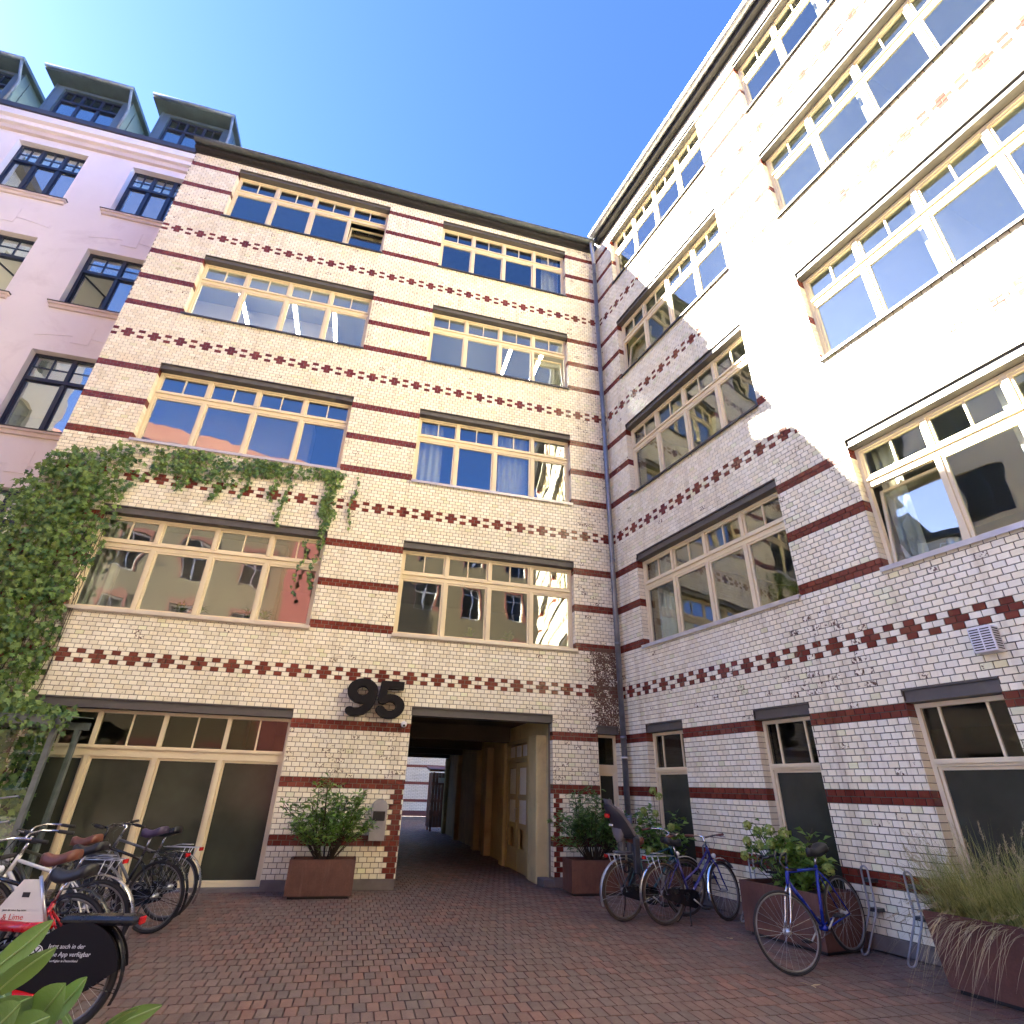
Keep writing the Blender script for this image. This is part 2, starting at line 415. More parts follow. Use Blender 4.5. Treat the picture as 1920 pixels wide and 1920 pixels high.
def damage(side, x, z, rnd):
    d = 0.0
    if rnd.random() < 0.03: d = rnd.uniform(0.3, 0.75)
    if side == 'A':
        if x > -0.95 and 2.55 < z < 4.2: d = max(d, min(1.0, (x + 0.98) / 0.45) * rnd.uniform(0.9, 1.3))
        if -6.4 < x < -4.2 and 1.6 < z < 2.55 and rnd.random() < 0.25: d = max(d, rnd.uniform(0.3, 0.75))
        if -1.7 < x < -0.5 and 1.5 < z < 3.0 and rnd.random() < 0.35: d = max(d, rnd.uniform(0.4, 0.8))
        if x > -1.1 and z > 4.1 and rnd.random() < 0.12: d = max(d, rnd.uniform(0.4, 0.8))
    else:
        if 3.9 < x < 5.3 and 2.8 < z < 3.7 and rnd.random() < 0.3: d = max(d, rnd.uniform(0.4, 0.8))
        if 2.0 < x < 3.8 and 2.4 < z < 3.3 and rnd.random() < 0.25: d = max(d, rnd.uniform(0.3, 0.7))
    return d

def brick_face(mb, x0, x1, z0, z1, colr, rnd, y=0.0, e=0.0016, dep=0.013):
    j = lambda: rnd.uniform(-0.0011, 0.0011)
    vs = [(x0, y+dep, z0), (x1, y+dep, z0), (x1, y+dep, z1), (x0, y+dep, z1),
          (x0+e, y+j(), z0+e), (x1-e, y+j(), z0+e), (x1-e, y+j(), z1-e), (x0+e, y+j(), z1-e)]
    mb.add(vs, [(4,5,6,7), (0,1,5,4), (1,2,6,5), (2,3,7,6), (3,0,4,7)], colr)

def jamb_tile(mb, x, sgn, y0, y1, z0, z1, colr):
    """glazed return brick on an opening's side; sgn: direction into the opening"""
    a, b = x - sgn*0.004, x + sgn*0.007
    mb.box(min(a, b), max(a, b), y0, y1, z0, z1, colr)

def single_bricks(root, cands, side, skip):
    """the 300 bricks that show largest become objects of their own, sharing meshes"""
    sc_ = []
    for cd in cands:
        x0, x1, z0, z1, colr, red = cd
        if skip((x0+x1)/2, (z0+z1)/2): continue
        pr = [project(root.matrix_basis @ Vector(p)) for p in ((x0,0,z0),(x1,0,z0),(x1,0,z1),(x0,0,z1))]
        if any(p is None or not (4 < p[0] < 1916 and 4 < p[1] < 1916) for p in pr): continue
        ar = 0
        for k in range(4):
            p, q = pr[k], pr[(k+1) % 4]; ar += p[0]*q[1] - q[0]*p[1]
        sc_.append((abs(ar), cd))
    sc_.sort(key=lambda t: -t[0])
    chosen = [t[1] for t in sc_[:300]]; ids = set(id(t) for t in chosen)
    rnd = random.Random(5); pools = {}
    for (x0, x1, z0, z1, colr, red) in chosen:
        key = (red, rnd.randrange(7), colr[3] > 0.2)
        if key not in pools:
            mb = MB(); w, h = (x1-x0)/2, (z1-z0)/2
            brick_face(mb, -w, w, -h, h, colr, rnd); pools[key] = mb.mesh('brick', M['brick'])
        link('brick', pools[key], root, ((x0+x1)/2, 0, (z0+z1)/2))
    return ids

def brick_field(root, side, xa, xb, top, openings, w, phases, plinth=2, skip=lambda x, z: False):
    """every glazed brick of one facade; openings: (x0, x1, z0, z1) incl. lintels"""
    rnd = random.Random(3 if side == 'A' else 4)
    mb = MB(); bricks = []; gj, gz = 0.0085, 0.0075
    for i in range(plinth, top):
        z0, z1 = i*c_ + gz/2, (i+1)*c_ - gz/2; zc = (i+0.5)*c_
        st = 0 if i < 54 else min(3, 1 + (i - 54)//45)
        s0 = phases[st]; band = (s0, w)
        off = s0 - w/2 + (0 if (i - 42 - 45*st) % 2 == 0 else w/2)
        iv = [(xa, xb)]
        for o in openings:
            if o[2] < zc < o[3]:
                iv = [q for a, b in iv for q in ((a, min(b, o[0])), (max(a, o[1]), b)) if q[1] - q[0] > 0.015]
        k0 = math.floor((xa - off)/w) - 1
        for k in range(k0, int((xb - xa)/w) + k0 + 4):
            bx0, bx1 = off + k*w, off + (k+1)*w
            for a, b in iv:
                l, r = max(a, bx0), min(b, bx1)
                if r - l < 0.022: continue
                x0, x1 = l + (gj/2 if l > a + 1e-6 else 0.001), r - (gj/2 if r < b - 1e-6 else 0.001)
                red = is_red(side, i, (bx0+bx1)/2, band)
                cc = rnd.choice(REDS if red else CREAM); f = rnd.uniform(0.93, 1.05)
                if rnd.random() < 0.04 and not red: cc = (cc[0]*0.93, cc[1]*0.98, cc[2]*0.86)
                colr = (cc[0]*f, cc[1]*f, cc[2]*f, damage(side, (x0+x1)/2, zc, rnd))
                bricks.append((x0, x1, z0, z1, colr, red))
        # return bricks on the opening sides
        for o in openings:
            if o[2] < zc < o[3] - (2*c_ if len(o) < 5 else 0):
                rr = is_red(side, i, 999.0, (0.0, w)) if not ((i-42) % 45 in (0, 1, 2) and i >= 42) else False
                for xx, sg in ((o[0], 1), (o[1], -1)):
                    cc = rnd.choice(REDS if rr else CREAM); f = rnd.uniform(0.9, 1.03)
                    cl = (cc[0]*f, cc[1]*f, cc[2]*f, 0.0)
                    if i % 2: jamb_tile(mb, xx, sg, 0.002, 0.155, z0, z1, cl)
                    else:
                        jamb_tile(mb, xx, sg, 0.002, 0.118, z0, z1, cl); jamb_tile(mb, xx, sg, 0.126, 0.155, z0, z1, cl)
    full = [b for b in bricks if b[1] - b[0] > w*0.9 - gj]
    ids = single_bricks(root, full, side, skip)
    for b in bricks:
        if id(b) not in ids: brick_face(mb, b[0], b[1], b[2], b[3], b[4], rnd)
    o = mb.build('brickwork', M['brick'], root); o['kind'] = 'stuff'
    return o

def ring_frame(mb, x0, x1, y0, y1, z0, z1, t, tb=None):
    tb = t if tb is None else tb
    mb.box(x0, x0+t, y0, y1, z0, z1); mb.box(x1-t, x1, y0, y1, z0, z1)
    mb.box(x0+t, x1-t, y0, y1, z1-t, z1); mb.box(x0+t, x1-t, y0, y1, z0, z0+tb)

def pane(parent, x0, x1, y, z0, z1, mat, rx=0.0):
    jt = R_.uniform(-0.003, 0.003); jz = R_.uniform(-0.003, 0.003)
    mb = MB(); w, h = (x1-x0)/2, (z1-z0)/2
    mb.box(-w, w, -0.004, 0.004, -h, h)
    return mb.build('pane', mat, parent, ((x0+x1)/2, y, (z0+z1)/2), (jt + rx, 0, jz))

def office_window(root, x0, x1, z0, z1, ztr=1.21, ztop=1.36, ncol=4, tilt=None, sill='light', bars=1, glass='glass'):
    """multi-light cream window: frame, mullions, transom, sashes, glazing bars, panes"""
    y = 0.150; fm, gm = M['frame'], M[glass]
    mb = MB(); ring_frame(mb, x0+0.009, x1-0.009, y, y+0.075, z0+0.012, z1-0.006, 0.048)
    win = mb.build('window', fm, root)
    xi0, xi1 = x0+0.057, x1-0.057; zi0, zi1 = z0+0.060, z1-0.054
    MB().box(xi0, xi1, y+0.004, y+0.075, z0+ztr, z0+ztop).box(xi0, xi1, y-0.028, y+0.003, z0+ztop-0.062, z0+ztop-0.030).build('transom', fm, win)
    mw = 0.066; pit = (xi1 - xi0 + mw)/ncol
    for k in range(ncol):
        a = xi0 + k*pit; b = a + pit - mw
        if k < ncol-1:
            MB().box(b, b+mw, y-0.010, y+0.07, zi0, z0+ztr).box(b, b+mw, y-0.010, y+0.07, z0+ztop, zi1).build('mullion', fm, win)
        s = MB(); ring_frame(s, a+0.002, b-0.002, y+0.018, y+0.066, zi0+0.002, z0+ztr-0.002, 0.036)
        tl = tilt is not None and k in tilt
        if tl:
            hh = (z0+ztr-zi0)/2
            s2 = MB(); ring_frame(s2, a+0.002-(a+b)/2, b-0.002-(a+b)/2, -0.024, 0.024, 0.0, 2*hh-0.004, 0.036)
            so = s2.build('sash', fm, win, ((a+b)/2, y+0.05, zi0+0.002), (-0.16, 0, 0))
            pm = MB(); pm.box(a+0.038-(a+b)/2, b-0.038-(a+b)/2, -0.004, 0.004, 0.036, 2*hh-0.04)
            pm.build('pane', gm, win, ((a+b)/2, y+0.052, zi0+0.002), (-0.16, 0, 0))
        else:
            s.build('sash', fm, win)
            pane(win, a+0.037, b-0.037, y+0.045, zi0+0.037, z0+ztr-0.037, gm)
        s = MB(); ring_frame(s, a+0.002, b-0.002, y+0.018, y+0.066, z0+ztop+0.002, zi1-0.002, 0.030); s.build('sash', fm, win)
        nb = bars; g0, g1 = a+0.031, b-0.031; seg = (g1-g0)/(nb+1)
        for j in range(nb):
            MB().box(g0+seg*(j+1)-0.0125, g0+seg*(j+1)+0.0125, y+0.022, y+0.062, z0+ztop+0.032, zi1-0.032).build('glazing_bar', fm, win)
        for j in range(nb+1):
            pane(win, g0+seg*j+(0.013 if j else 0), g0+seg*(j+1)-(0.013 if j < nb else 0), y+0.045, z0+ztop+0.031, zi1-0.031, gm)
    if sill == 'light':
        MB().box(x0-0.01, x1+0.01, -0.045, y+0.01, z0-0.012, z0+0.010).box(x0-0.01, x1+0.01, -0.052, -0.045, z0-0.052, z0+0.012).build('sill', M['sillmetal'], win)
    elif sill == 'cream':
        MB().box(x0-0.015, x1+0.015, -0.06, y+0.01, z0-0.010, z0+0.011).box(x0-0.015, x1+0.015, -0.03, -0.002, z0-0.06, z0-0.010).box(x0-0.015, x1+0.015, -0.07, -0.06, z0-0.045, z0+0.014).build('sill', M['sillcream'], win)
    else:
        MB().box(x0-0.012, x1+0.012, -0.05, y+0.01, z0-0.006, z0+0.011).box(x0-0.012, x1+0.012, -0.055, -0.05, z0-0.032, z0+0.012).build('sill', M['flash'], win)
    return win

def steel_lintel(root, x0, x1, z0, z1):
    mb = MB()
    mb.box(x0+0.003, x1-0.003, 0.040, 0.30, z0+0.018, z1-0.018)
    mb.box(x0+0.003, x1-0.003, 0.004, 0.30, z0+0.001, z0+0.018); mb.box(x0+0.003, x1-0.003, 0.004, 0.30, z1-0.018, z1-0.001)
    return mb.build('lintel', M['steel'], root)

M['sillcream'] = simple('cream_sill_metal', (0.60, 0.54, 0.44), 0.35, 0.2, var=0.06)

def wing_body(root, xa, xb, depth, holes, nst, top, mortar='mortar', passage=None):
    """backing wall, roof, floors and rooms behind the facade"""
    wall_shell(xa, xb, 0.0, top, holes, 0.009, 0.33).build('wall', M[mortar], root)
    MB().box(xa, xb, depth, depth+0.3, 0, top).build('rear_wall', M['plaster'], root) if not passage else wall_shell(xa, xb, 0.0, top, [(passage[0], passage[1], -0.1, 2.75)], depth, depth+0.3).build('rear_wall', M['plaster'], root)
    MB().box(xa-0.001, xa+0.3, 0.331, depth-0.001, 0, top).build('end_wall', M['plaster'], root)
    MB().box(xb-0.3, xb, 0.331, depth-0.001, 0, top).build('end_wall', M['plaster'], root)
    MB().box(xa, xb, 0.0, depth+0.3, top+0.002, top+0.25).build('roof', M['flash'], root)
    for k in range(1, nst):
        zf = 54*c_ + 45*c_*(k-1) - 0.85
        if passage and k == 1:
            MB().box(xa+0.31, xb-0.31, 0.34, depth-0.01, zf-0.22, zf).build('floor_slab', M['room'], root)
        else:
            MB().box(xa+0.31, xb-0.31, 0.34, depth-0.01, zf-0.28, zf).build('floor_slab', M['room'], root)
        yb = 5.6
        MB().box(xa+0.31, xb-0.31, yb, yb+0.12, zf+0.002, zf+3.18).build('inner_wall', M['room'], root)
        for xp in (xa + (xb-xa)*0.5,):
            MB().box(xp-0.06, xp+0.06, 0.36, yb-0.01, zf+0.002, zf+3.18).build('inner_wall', M['room'], root)

# ---- front wing (house number, passage)
ROOTA = empty('brick_building', (0, 0, 0))
tag(ROOTA, 'cream glazed brick wing with red bands, the number 95 and a dark drive-through passage', 'building')
WA = 0.1315392
colsA = [(-10.43, -6.36), (-4.81, -1.0)]
holesA = []; opsA = []
for k in range(1, 5):
    zb = (54 + 45*(k-1))*c_
    for (a, b) in colsA:
        holesA.append((a, b, zb, zb+26*c_)); opsA.append((a, b, zb, zb+26*c_))
SHOP = (-10.36, -6.35, 0.03, 35*c_); TUN = (-4.285, -1.53, -0.02, 37*c_); SLIT = (-0.60, -0.14, 0.20, 35*c_)
for h in (SHOP, TUN, SLIT): holesA.append(h)
opsA += [SHOP, TUN, SLIT]
TOPA = 218
wing_body(ROOTA, -11.6, 0.0, 12.6, holesA, 5, 17.0, passage=(-4.25, -1.62))
def skipA(x, z):
    if -6.35 < x < -4.75 and z < 1.75: return True
    if x > -2.0 and z < 1.75: return True
    if x < -9.9: return True
    if -5.65 < x < -4.35 and 2.5 < z < 3.25: return True
    if x > -0.25: return True
    return False
brick_field(ROOTA, 'A', -11.6, 0.0, TOPA, opsA, WA, [-0.6928, -0.1718, -0.2412, -0.2030], skip=skipA)
mb = MB()
for (a, b) in ((-11.6, -10.36), (-6.35, -4.285), (-1.53, -0.0)): MB().bbox(a, b, -0.012, 0.02, 0.0, 0.150, 0.006).build('plinth', M['plinth'], ROOTA)
tiltA = {(4, 0): (3,), (3, 1): (3,)}
for k in range(1, 5):
    zb = (54 + 45*(k-1))*c_
    for ci, (a, b) in enumerate(colsA):
        office_window(ROOTA, a, b, zb, zb+24*c_, tilt=tiltA.get((k, ci)), sill='cream' if k == 1 else ('light' if k == 2 else 'dark'))
        steel_lintel(ROOTA, a, b, zb+24*c_, zb+26*c_)
for (o) in (SHOP, SLIT): steel_lintel(ROOTA, o[0], o[1], 33*c_, 35*c_)
steel_lintel(ROOTA, TUN[0], TUN[1], 35*c_, 37*c_)

def shop_window(root, x0, x1, z0, z1, zt0, zt1, ncol, film, bars=1, tw=0.07):
    y = 0.15; fm = M['frame']
    mb = MB(); ring_frame(mb, x0+0.009, x1-0.009, y, y+0.08, z0, z1-0.006, 0.05)
    win = mb.build('window', fm, root)
    xi0, xi1 = x0+0.059, x1-0.059; zi0, zi1 = z0+0.05, z1-0.056
    MB().box(xi0, xi1, y-0.004, y+0.08, zt0, zt1).box(xi0, xi1, y-0.03, y-0.005, zt1-0.05, zt1-0.012).build('transom', fm, win)
    pit = (xi1 - xi0 + tw)/ncol
    for k in range(ncol):
        a = xi0 + k*pit; b = a + pit - tw
        if k < ncol-1: MB().box(b, b+tw, y-0.012, y+0.078, zi0, zt0).box(b, b+tw, y-0.012, y+0.078, zt1, zi1).build('mullion', fm, win)
        s = MB(); ring_frame(s, a+0.002, b-0.002, y+0.02, y+0.07, zi0+0.002, zt0-0.002, 0.034); s.build('sash', fm, win)
        pane(win, a+0.035, b-0.035, y+0.046, zi0+0.035, zt0-0.035, film)
        nb = bars; seg = (b-a)/(nb+1)
        cuts = [a + seg*(j+1) for j in range(nb)] if nb != 2 else [a + 0.22*(b-a), a + 0.78*(b-a)]
        for cx in cuts: MB().box(cx-0.013, cx+0.013, y+0.02, y+0.07, zt1+0.001, zi1-0.001).build('glazing_bar', fm, win)
        ed = [a] + cuts + [b]
        for j in range(len(ed)-1):
            pane(win, ed[j]+(0.013 if j else 0.001), ed[j+1]-(0.013 if j < len(ed)-2 else 0.001), y+0.046, zt1+0.002, zi1-0.002, M['darkglass'])
    return win
M['darkglass'] = glass_mat('upper_light_glass', tint=(0.55, 0.55, 0.50), f0=0.04, wavy=0.02)
M['blackglass'] = film_glass('far_window_glass', (0.020, 0.018, 0.015))
shop_window(ROOTA, SHOP[0], SHOP[1], 0.05, 33*c_, 1.83, 2.0, 4, M['film'])
shop_window(ROOTA, SLIT[0], SLIT[1], 0.22, 33*c_, 1.83, 1.99, 1, M['film'], bars=0)
MB().box(SHOP[0], SHOP[1], -0.01, 0.24, 0.0, 0.048).build('threshold', M['plinth'], ROOTA)

def eaves(root, xa, xb, zs, zt, dpt, gm='zinc'):
    MB().box(xa, xb, -dpt*0.62, 0.0, zs, zs+0.045).box(xa, xb, -dpt*0.62, -dpt*0.62+0.03, zs+0.045, zs+0.16).build('soffit', M['soffit'], root)
    MB().box(xa, xb, -0.03, 0.006, zs-0.06, zs-0.002).build('fascia', M['soffit'], root)
    g = MB(); n = 8; r = (dpt*0.38)/1.0
    pr = [(-dpt*0.62 - r + r*math.cos(t), zt - 0.02 + 0.8*r*math.sin(t)) for t in [PI + PI*i/n for i in range(n+1)]]
    pr2 = [(p[0]*1.0 + 0.006*(1 if i < n/2 else -1), p[1] + 0.006) for i, p in enumerate(pr)]
    vs = []
    for xx in (xa, xb): vs += [(xx, p[0], p[1]) for p in pr] + [(xx, p[0], p[1]) for p in pr2]
    m2 = 2*(n+1); fs = []
    for i in range(n):
        fs += [(i, i+1, m2+i+1, m2+i), (n+1+i, m2+n+1+i, m2+n+2+i, n+2+i)]
    fs += [(0, m2, m2+n+1, n+1), (n, 2*n+1, m2+2*n+1, m2+n)]
    g.add(vs, fs, None, True)
    g.path([(xa, pr[0][0], pr[0][1]), (xb, pr[0][0], pr[0][1])], 0.012, 6)
    g.build('gutter', M[gm], root)
    MB().add([(xa, -dpt*0.6, zt-0.01), (xb, -dpt*0.6, zt-0.01), (xb, 0.6, zt+0.16), (xa, 0.6, zt+0.16)], [(0,1,2,3)]).build('eaves_flashing', M['zincdark'], root)
M['guttera'] = simple('old_zinc_gutter', (0.075, 0.085, 0.09), 0.5, 0.3, var=0.25)
M['zincdark'] = simple('weathered_zinc', (0.20, 0.24, 0.25), 0.5, 0.4, var=0.2)
eaves(ROOTA, -11.62, -0.1, 16.80, 16.96, 0.25, 'guttera')

# ---- side wing
TH = 0.17978
PSI = math.atan2(-math.cos(TH), math.sin(TH))
ROOTB = empty('brick_building', (0, 0, 0), PSI)
tag(ROOTB, 'cream glazed brick side wing lit by the sun, bicycles and planters along its foot', 'building')
WB = 0.1271903
colsB = [(0.82, 4.53), (5.77, 9.49), (10.73, 14.45)]
holesB = []; opsB = []
for k in range(1, 5):
    zb = (54 + 45*(k-1))*c_
    for (a, b) in colsB: holesB.append((a, b, zb, zb+26*c_))
GB = [(0.66, 1.70), (3.30, 4.27), (5.57, 6.57), (8.2, 9.2), (11.0, 12.0)]
for (a, b) in GB: holesB.append((a, b, 0.24, 35*c_))
opsB = list(holesB)
wing_body(ROOTB, 0.0, 15.0, 8.0, holesB, 5, 17.1, 'mortarB')
def skipB(x, z):
    if x < 2.6 and z < 1.5: return True
    if 2.9 < x < 4.9 and z < 1.35: return True
    if x > 5.15 and z < 1.55: return True
    if 6.45 < x < 6.85 and 2.8 < z < 3.25: return True
    return x < 0.2
brick_field(ROOTB, 'B', 0.0, 15.0, 219, opsB, WB, [0.2822, 0.2956, 0.7501, 0.8651], skip=skipB)
MB().bbox(0.02, 15.0, -0.012, 0.02, 0.0, 0.150, 0.006).build('plinth', M['plinth'], ROOTB)
tiltB = {(3, 0): (0,), (1, 1): (0,)}
for k in range(1, 5):
    zb = (54 + 45*(k-1))*c_
    for ci, (a, b) in enumerate(colsB):
        office_window(ROOTB, a, b, zb, zb+24*c_, glass='glassB', tilt=tiltB.get((k, ci)), sill='light' if k == 1 else 'dark')
        steel_lintel(ROOTB, a, b, zb+24*c_, zb+26*c_)
for (a, b) in GB:
    steel_lintel(ROOTB, a, b, 33*c_, 35*c_)
    shop_window(ROOTB, a, b, 0.26, 33*c_, 1.86, 1.94, 1, M['film'], bars=2)
eaves(ROOTB, 0.26, 15.0, 16.88, 17.10, 0.29)
# ---------------------------------------------------------------- ground and paving
g = MB(); g.add([(-300,-300,-0.03),(300,-300,-0.03),(300,300,-0.03),(-300,300,-0.03)], [(0,1,2,3)])
tag(g.build('ground', M['ground']), kind='structure')
pv = empty('pavement', (0, 0, 0)); tag(pv, kind='structure')
PCOL = [(0.185, 0.092, 0.074), (0.16, 0.090, 0.076), (0.21, 0.10, 0.078), (0.145, 0.095, 0.082), (0.175, 0.108, 0.092), (0.155, 0.084, 0.070), (0.225, 0.11, 0.085), (0.14, 0.098, 0.088)]
rnd = random.Random(21); pavers = []
pw, pl = 0.100, 0.200
def inside(x, y):
    if y <= -0.01: return -13.0 < x and y > -9.2 and x < math.tan(TH)*(-y) - 0.02
    return -4.28 < x < -1.5 and y < 21.0
j = 0; y = -9.2
while y < 21.0:
    xo = -13.0 + (pw/2 if j % 2 else 0)
    for i in range(int(14.6/pw)):
        x = xo + i*pw
        if inside(x, y) and inside(x+pw, y+pl): pavers.append((x, y))
        elif inside(x+pw*0.5, y+pl*0.5): pavers.append((x, y))
    y += pl; j += 1
def paver_face(mb, x, y, w, l, colr, rnd, z=0.0):
    e = 0.004; jz = rnd.uniform(-0.0018, 0.0018); t = lambda: z + jz + rnd.uniform(-0.0012, 0.0012)
    vs = [(x,y,-0.029),(x+w,y,-0.029),(x+w,y+l,-0.029),(x,y+l,-0.029),(x+e,y+e,t()),(x+w-e,y+e,t()),(x+w-e,y+l-e,t()),(x+e,y+l-e,t())]
    mb.add(vs, [(4,5,6,7),(0,1,5,4),(1,2,6,5),(2,3,7,6),(3,0,4,7)], colr)
vis = []
for k, (x, y) in enumerate(pavers):
    if -7.3 < x and y < -7.2: continue
    p = project(Vector((x+pw/2, y+pl/2, 0)))
    if p and 200 < p[0] < 1760 and 1700 < p[1] < 1912: vis.append((p[2], k))
vis.sort(); near = set(k for _, k in vis[:300]); pools = {}
mb = MB(); gp = 0.004
for k, (x, y) in enumerate(pavers):
    cc = rnd.choice(PCOL); f = rnd.uniform(0.8, 1.15); colr = (cc[0]*f, cc[1]*f, cc[2]*f, 1)
    if k in near:
        key = rnd.randrange(16)
        if key not in pools:
            m2 = MB(); paver_face(m2, -pw/2+gp/2, -pl/2+gp/2, pw-gp, pl-gp, colr, rnd); pools[key] = m2.mesh('paver', M['paver'])
        link('paver', pools[key], pv, (x+pw/2, y+pl/2, 0))
    else: paver_face(mb, x+gp/2, y+gp/2, pw-gp, pl-gp, colr, rnd)
o = mb.build('paving', M['paver'], pv); o['kind'] = 'stuff'
# ---------------------------------------------------------------- passage through the front wing
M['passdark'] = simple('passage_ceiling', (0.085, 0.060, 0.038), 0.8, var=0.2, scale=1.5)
M['white'] = simple('white_paint', (0.72, 0.72, 0.70), 0.5, var=0.05)
M['paper'] = simple('white_notice', (0.70, 0.70, 0.66), 0.7, var=0.08, scale=20)
M['doorwood'] = simple('passage_door_paint', (0.36, 0.29, 0.13), 0.5, var=0.15, scale=3)
pw_ = MB()
pw_.add([(-1.53,0.30,0),(-1.62,12.6,0),(-1.62,12.6,2.85),(-1.53,0.30,2.85)], [(0,1,2,3)]); pw_.add([(-1.45,0.30,0),(-1.45,12.6,0),(-1.45,12.6,2.85),(-1.45,0.30,2.85)], [(3,2,1,0)])
pw_.build('passage_wall', M['plaster'], ROOTA)
MB().box(-4.37, -4.29, 0.335, 12.59, 0, 2.85).build('passage_wall', M['plaster'], ROOTA)
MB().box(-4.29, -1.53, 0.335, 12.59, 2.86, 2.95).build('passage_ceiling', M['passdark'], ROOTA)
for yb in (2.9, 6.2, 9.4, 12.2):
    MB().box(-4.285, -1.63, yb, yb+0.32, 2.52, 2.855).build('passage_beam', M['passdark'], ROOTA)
for yb in (0.42, 2.98, 4.9, 6.3, 9.5, 12.1):
    MB().bbox(-1.74, -1.50, yb, yb+(0.55 if yb < 1 else 0.34), 0.0, 2.5, 0.015).build('pilaster', M['plaster'], ROOTA)
MB().bbox(-1.72, -1.525, 0.02, 0.40, 0.0, 0.12, 0.01).build('guard_stone', M['plinth'], ROOTA)
# glazed double door in the passage with notices behind its panes
d_ = MB(); d_.box(-1.70, -1.56, 1.12, 1.20, 0, 2.50); d_.box(-1.70, -1.56, 2.82, 2.90, 0, 2.50); d_.box(-1.70, -1.56, 1.20, 2.82, 2.42, 2.50); d_.box(-1.69, -1.57, 1.20, 2.82, 2.05, 2.12)
door = d_.build('door', M['doorwood'], ROOTA)
for (ya, yb) in ((1.21, 2.0), (2.03, 2.81)):
    l = MB(); l.box(-1.675, -1.635, ya, ya+0.12, 0.02, 2.04); l.box(-1.675, -1.635, yb-0.12, yb, 0.02, 2.04)
    for zz in (0.02, 0.78, 1.32, 1.94): l.box(-1.675, -1.635, ya+0.12, yb-0.12, zz, zz+0.10 if zz > 0.1 else 0.42)
    l.build('door_leaf', M['doorwood'], door)
    for (za, zb) in ((0.88, 1.31), (1.42, 1.93)):
        MB().box(-1.660, -1.650, ya+0.12, yb-0.12, za, zb).build('pane', M['paper'], door)
for k in range(3): MB().box(-1.668, -1.655, 1.28+0.52*k, 1.62+0.52*k, 2.16, 2.38).build('pane', M['paper'], door)
MB().path([(-1.70, 1.98, 0.95), (-1.73, 1.98, 0.97), (-1.73, 1.98, 1.13), (-1.70, 1.98, 1.15)], 0.012, 8).build('door_handle', M['zinc'], door)

# ---------------------------------------------------------------- yard behind the passage
RB = empty('banded_brick_building', (0, 25.0, 0))
tag(RB, 'pale brick building with thin red bands seen through the passage', 'building')
M['palebrick'] = wall_brick_mat('pale_brickwork', (0.62, 0.56, 0.45), (0.68, 0.61, 0.50), (0.18, 0.15, 0.12))
hole = (-0.45, 0.42, 3.25, 4.9)
wall_shell(-14, 8, 0, 8.5, [hole, (-6.0, -4.6, 3.4, 5.4)], 0, 0.4).build('wall', M['palebrick'], RB)
for zz in (0.72, 1.62, 2.52, 5.2, 6.1):
    MB().box(-14, 8, -0.012, 0.0, zz, zz+0.14).build('red_band', simple('red_glazed_band', (0.14, 0.03, 0.022), 0.4) if 'redband' not in M else M['redband'], RB)
MB().box(-14, 8, -0.03, 0.0, 0, 0.28).build('plinth', M['redplinth'] if 'redplinth' in M else simple('red_plinth', (0.10, 0.03, 0.026), 0.7), RB)
w_ = MB(); ring_frame(w_, -0.44, 0.41, 0.12, 0.2, 3.27, 4.89, 0.07); w_.box(-0.05, 0.02, 0.12, 0.2, 3.34, 4.82)
w_ = w_.build('window', M['white'], RB)
for a, b in ((-0.37, -0.05), (0.02, 0.34)): MB().box(a, b, 0.15, 0.16, 3.34, 4.82).build('pane', M['blackglass'], w_)
MB().box(-0.5, 0.47, -0.08, 0.12, 3.19, 3.26).build('sill', M['zinc'], w_)
RW = empty('sun_block_wing', (-10.8, 25.0, 0), -PI/2)  # unseen wing, added only to shade the yard behind the passage
tag(RW, 'unseen pale brick wing added to keep the sun off the rear yard', 'building')
wall_shell(0.0, 12.0, 0, 9.5, [(1.5, 2.9, 3.4, 5.4), (4.5, 5.9, 3.4, 5.4), (7.5, 8.9, 3.4, 5.4)], 0, 0.4).build('wall', M['palebrick'], RW)
MB().box(0.0, 12.0, 2.0, 2.1, 0, 9.4).build('inner_wall', M['roomdark'], RW)
MB().box(-0.1, 12.1, -0.3, 2.2, 9.501, 9.8).build('roof', M['flash'], RW)
# timber bin enclosure in that yard
M['timber'] = simple('brown_stained_timber', (0.20, 0.065, 0.032), 0.6, var=0.3, scale=5, bump=0.2, bscale=30)
BX = empty('bin_enclosure', (-1.62, 13.6, 0)); tag(BX, 'brown timber board enclosure with a small roof beyond the passage', 'shed')
for k in range(8):
    MB().bbox(-0.48+0.12*k, -0.48+0.12*k+0.112, -0.5, -0.475, 0.14, 2.02, 0.003).build('plank', M['timber'], BX)
for k in range(6):
    MB().bbox(-0.505, -0.482, -0.46+0.16*k, -0.46+0.16*k+0.15, 0.14, 2.02, 0.003).build('plank', M['timber'], BX)
for (a, b) in ((-0.45, -0.42), (0.42, -0.42), (-0.45, 0.45), (0.42, 0.45)): MB().box(a, a+0.07, b, b+0.07, 0, 2.05).build('post', M['timber'], BX)
MB().add([(-0.62,-0.66,2.06),(0.58,-0.66,2.06),(0.58,0.62,2.20),(-0.62,0.62,2.20),(-0.62,-0.66,2.14),(0.58,-0.66,2.14),(0.58,0.62,2.28),(-0.62,0.62,2.28)], [(0,3,2,1),(4,5,6,7),(0,1,5,4),(1,2,6,5),(2,3,7,6),(3,0,4,7)]).build('roof', M['timber'], BX)
MB().box(-0.24, 0.34, -0.512, -0.503, 1.66, 1.84).build('sign_plate', M['paper'], BX)

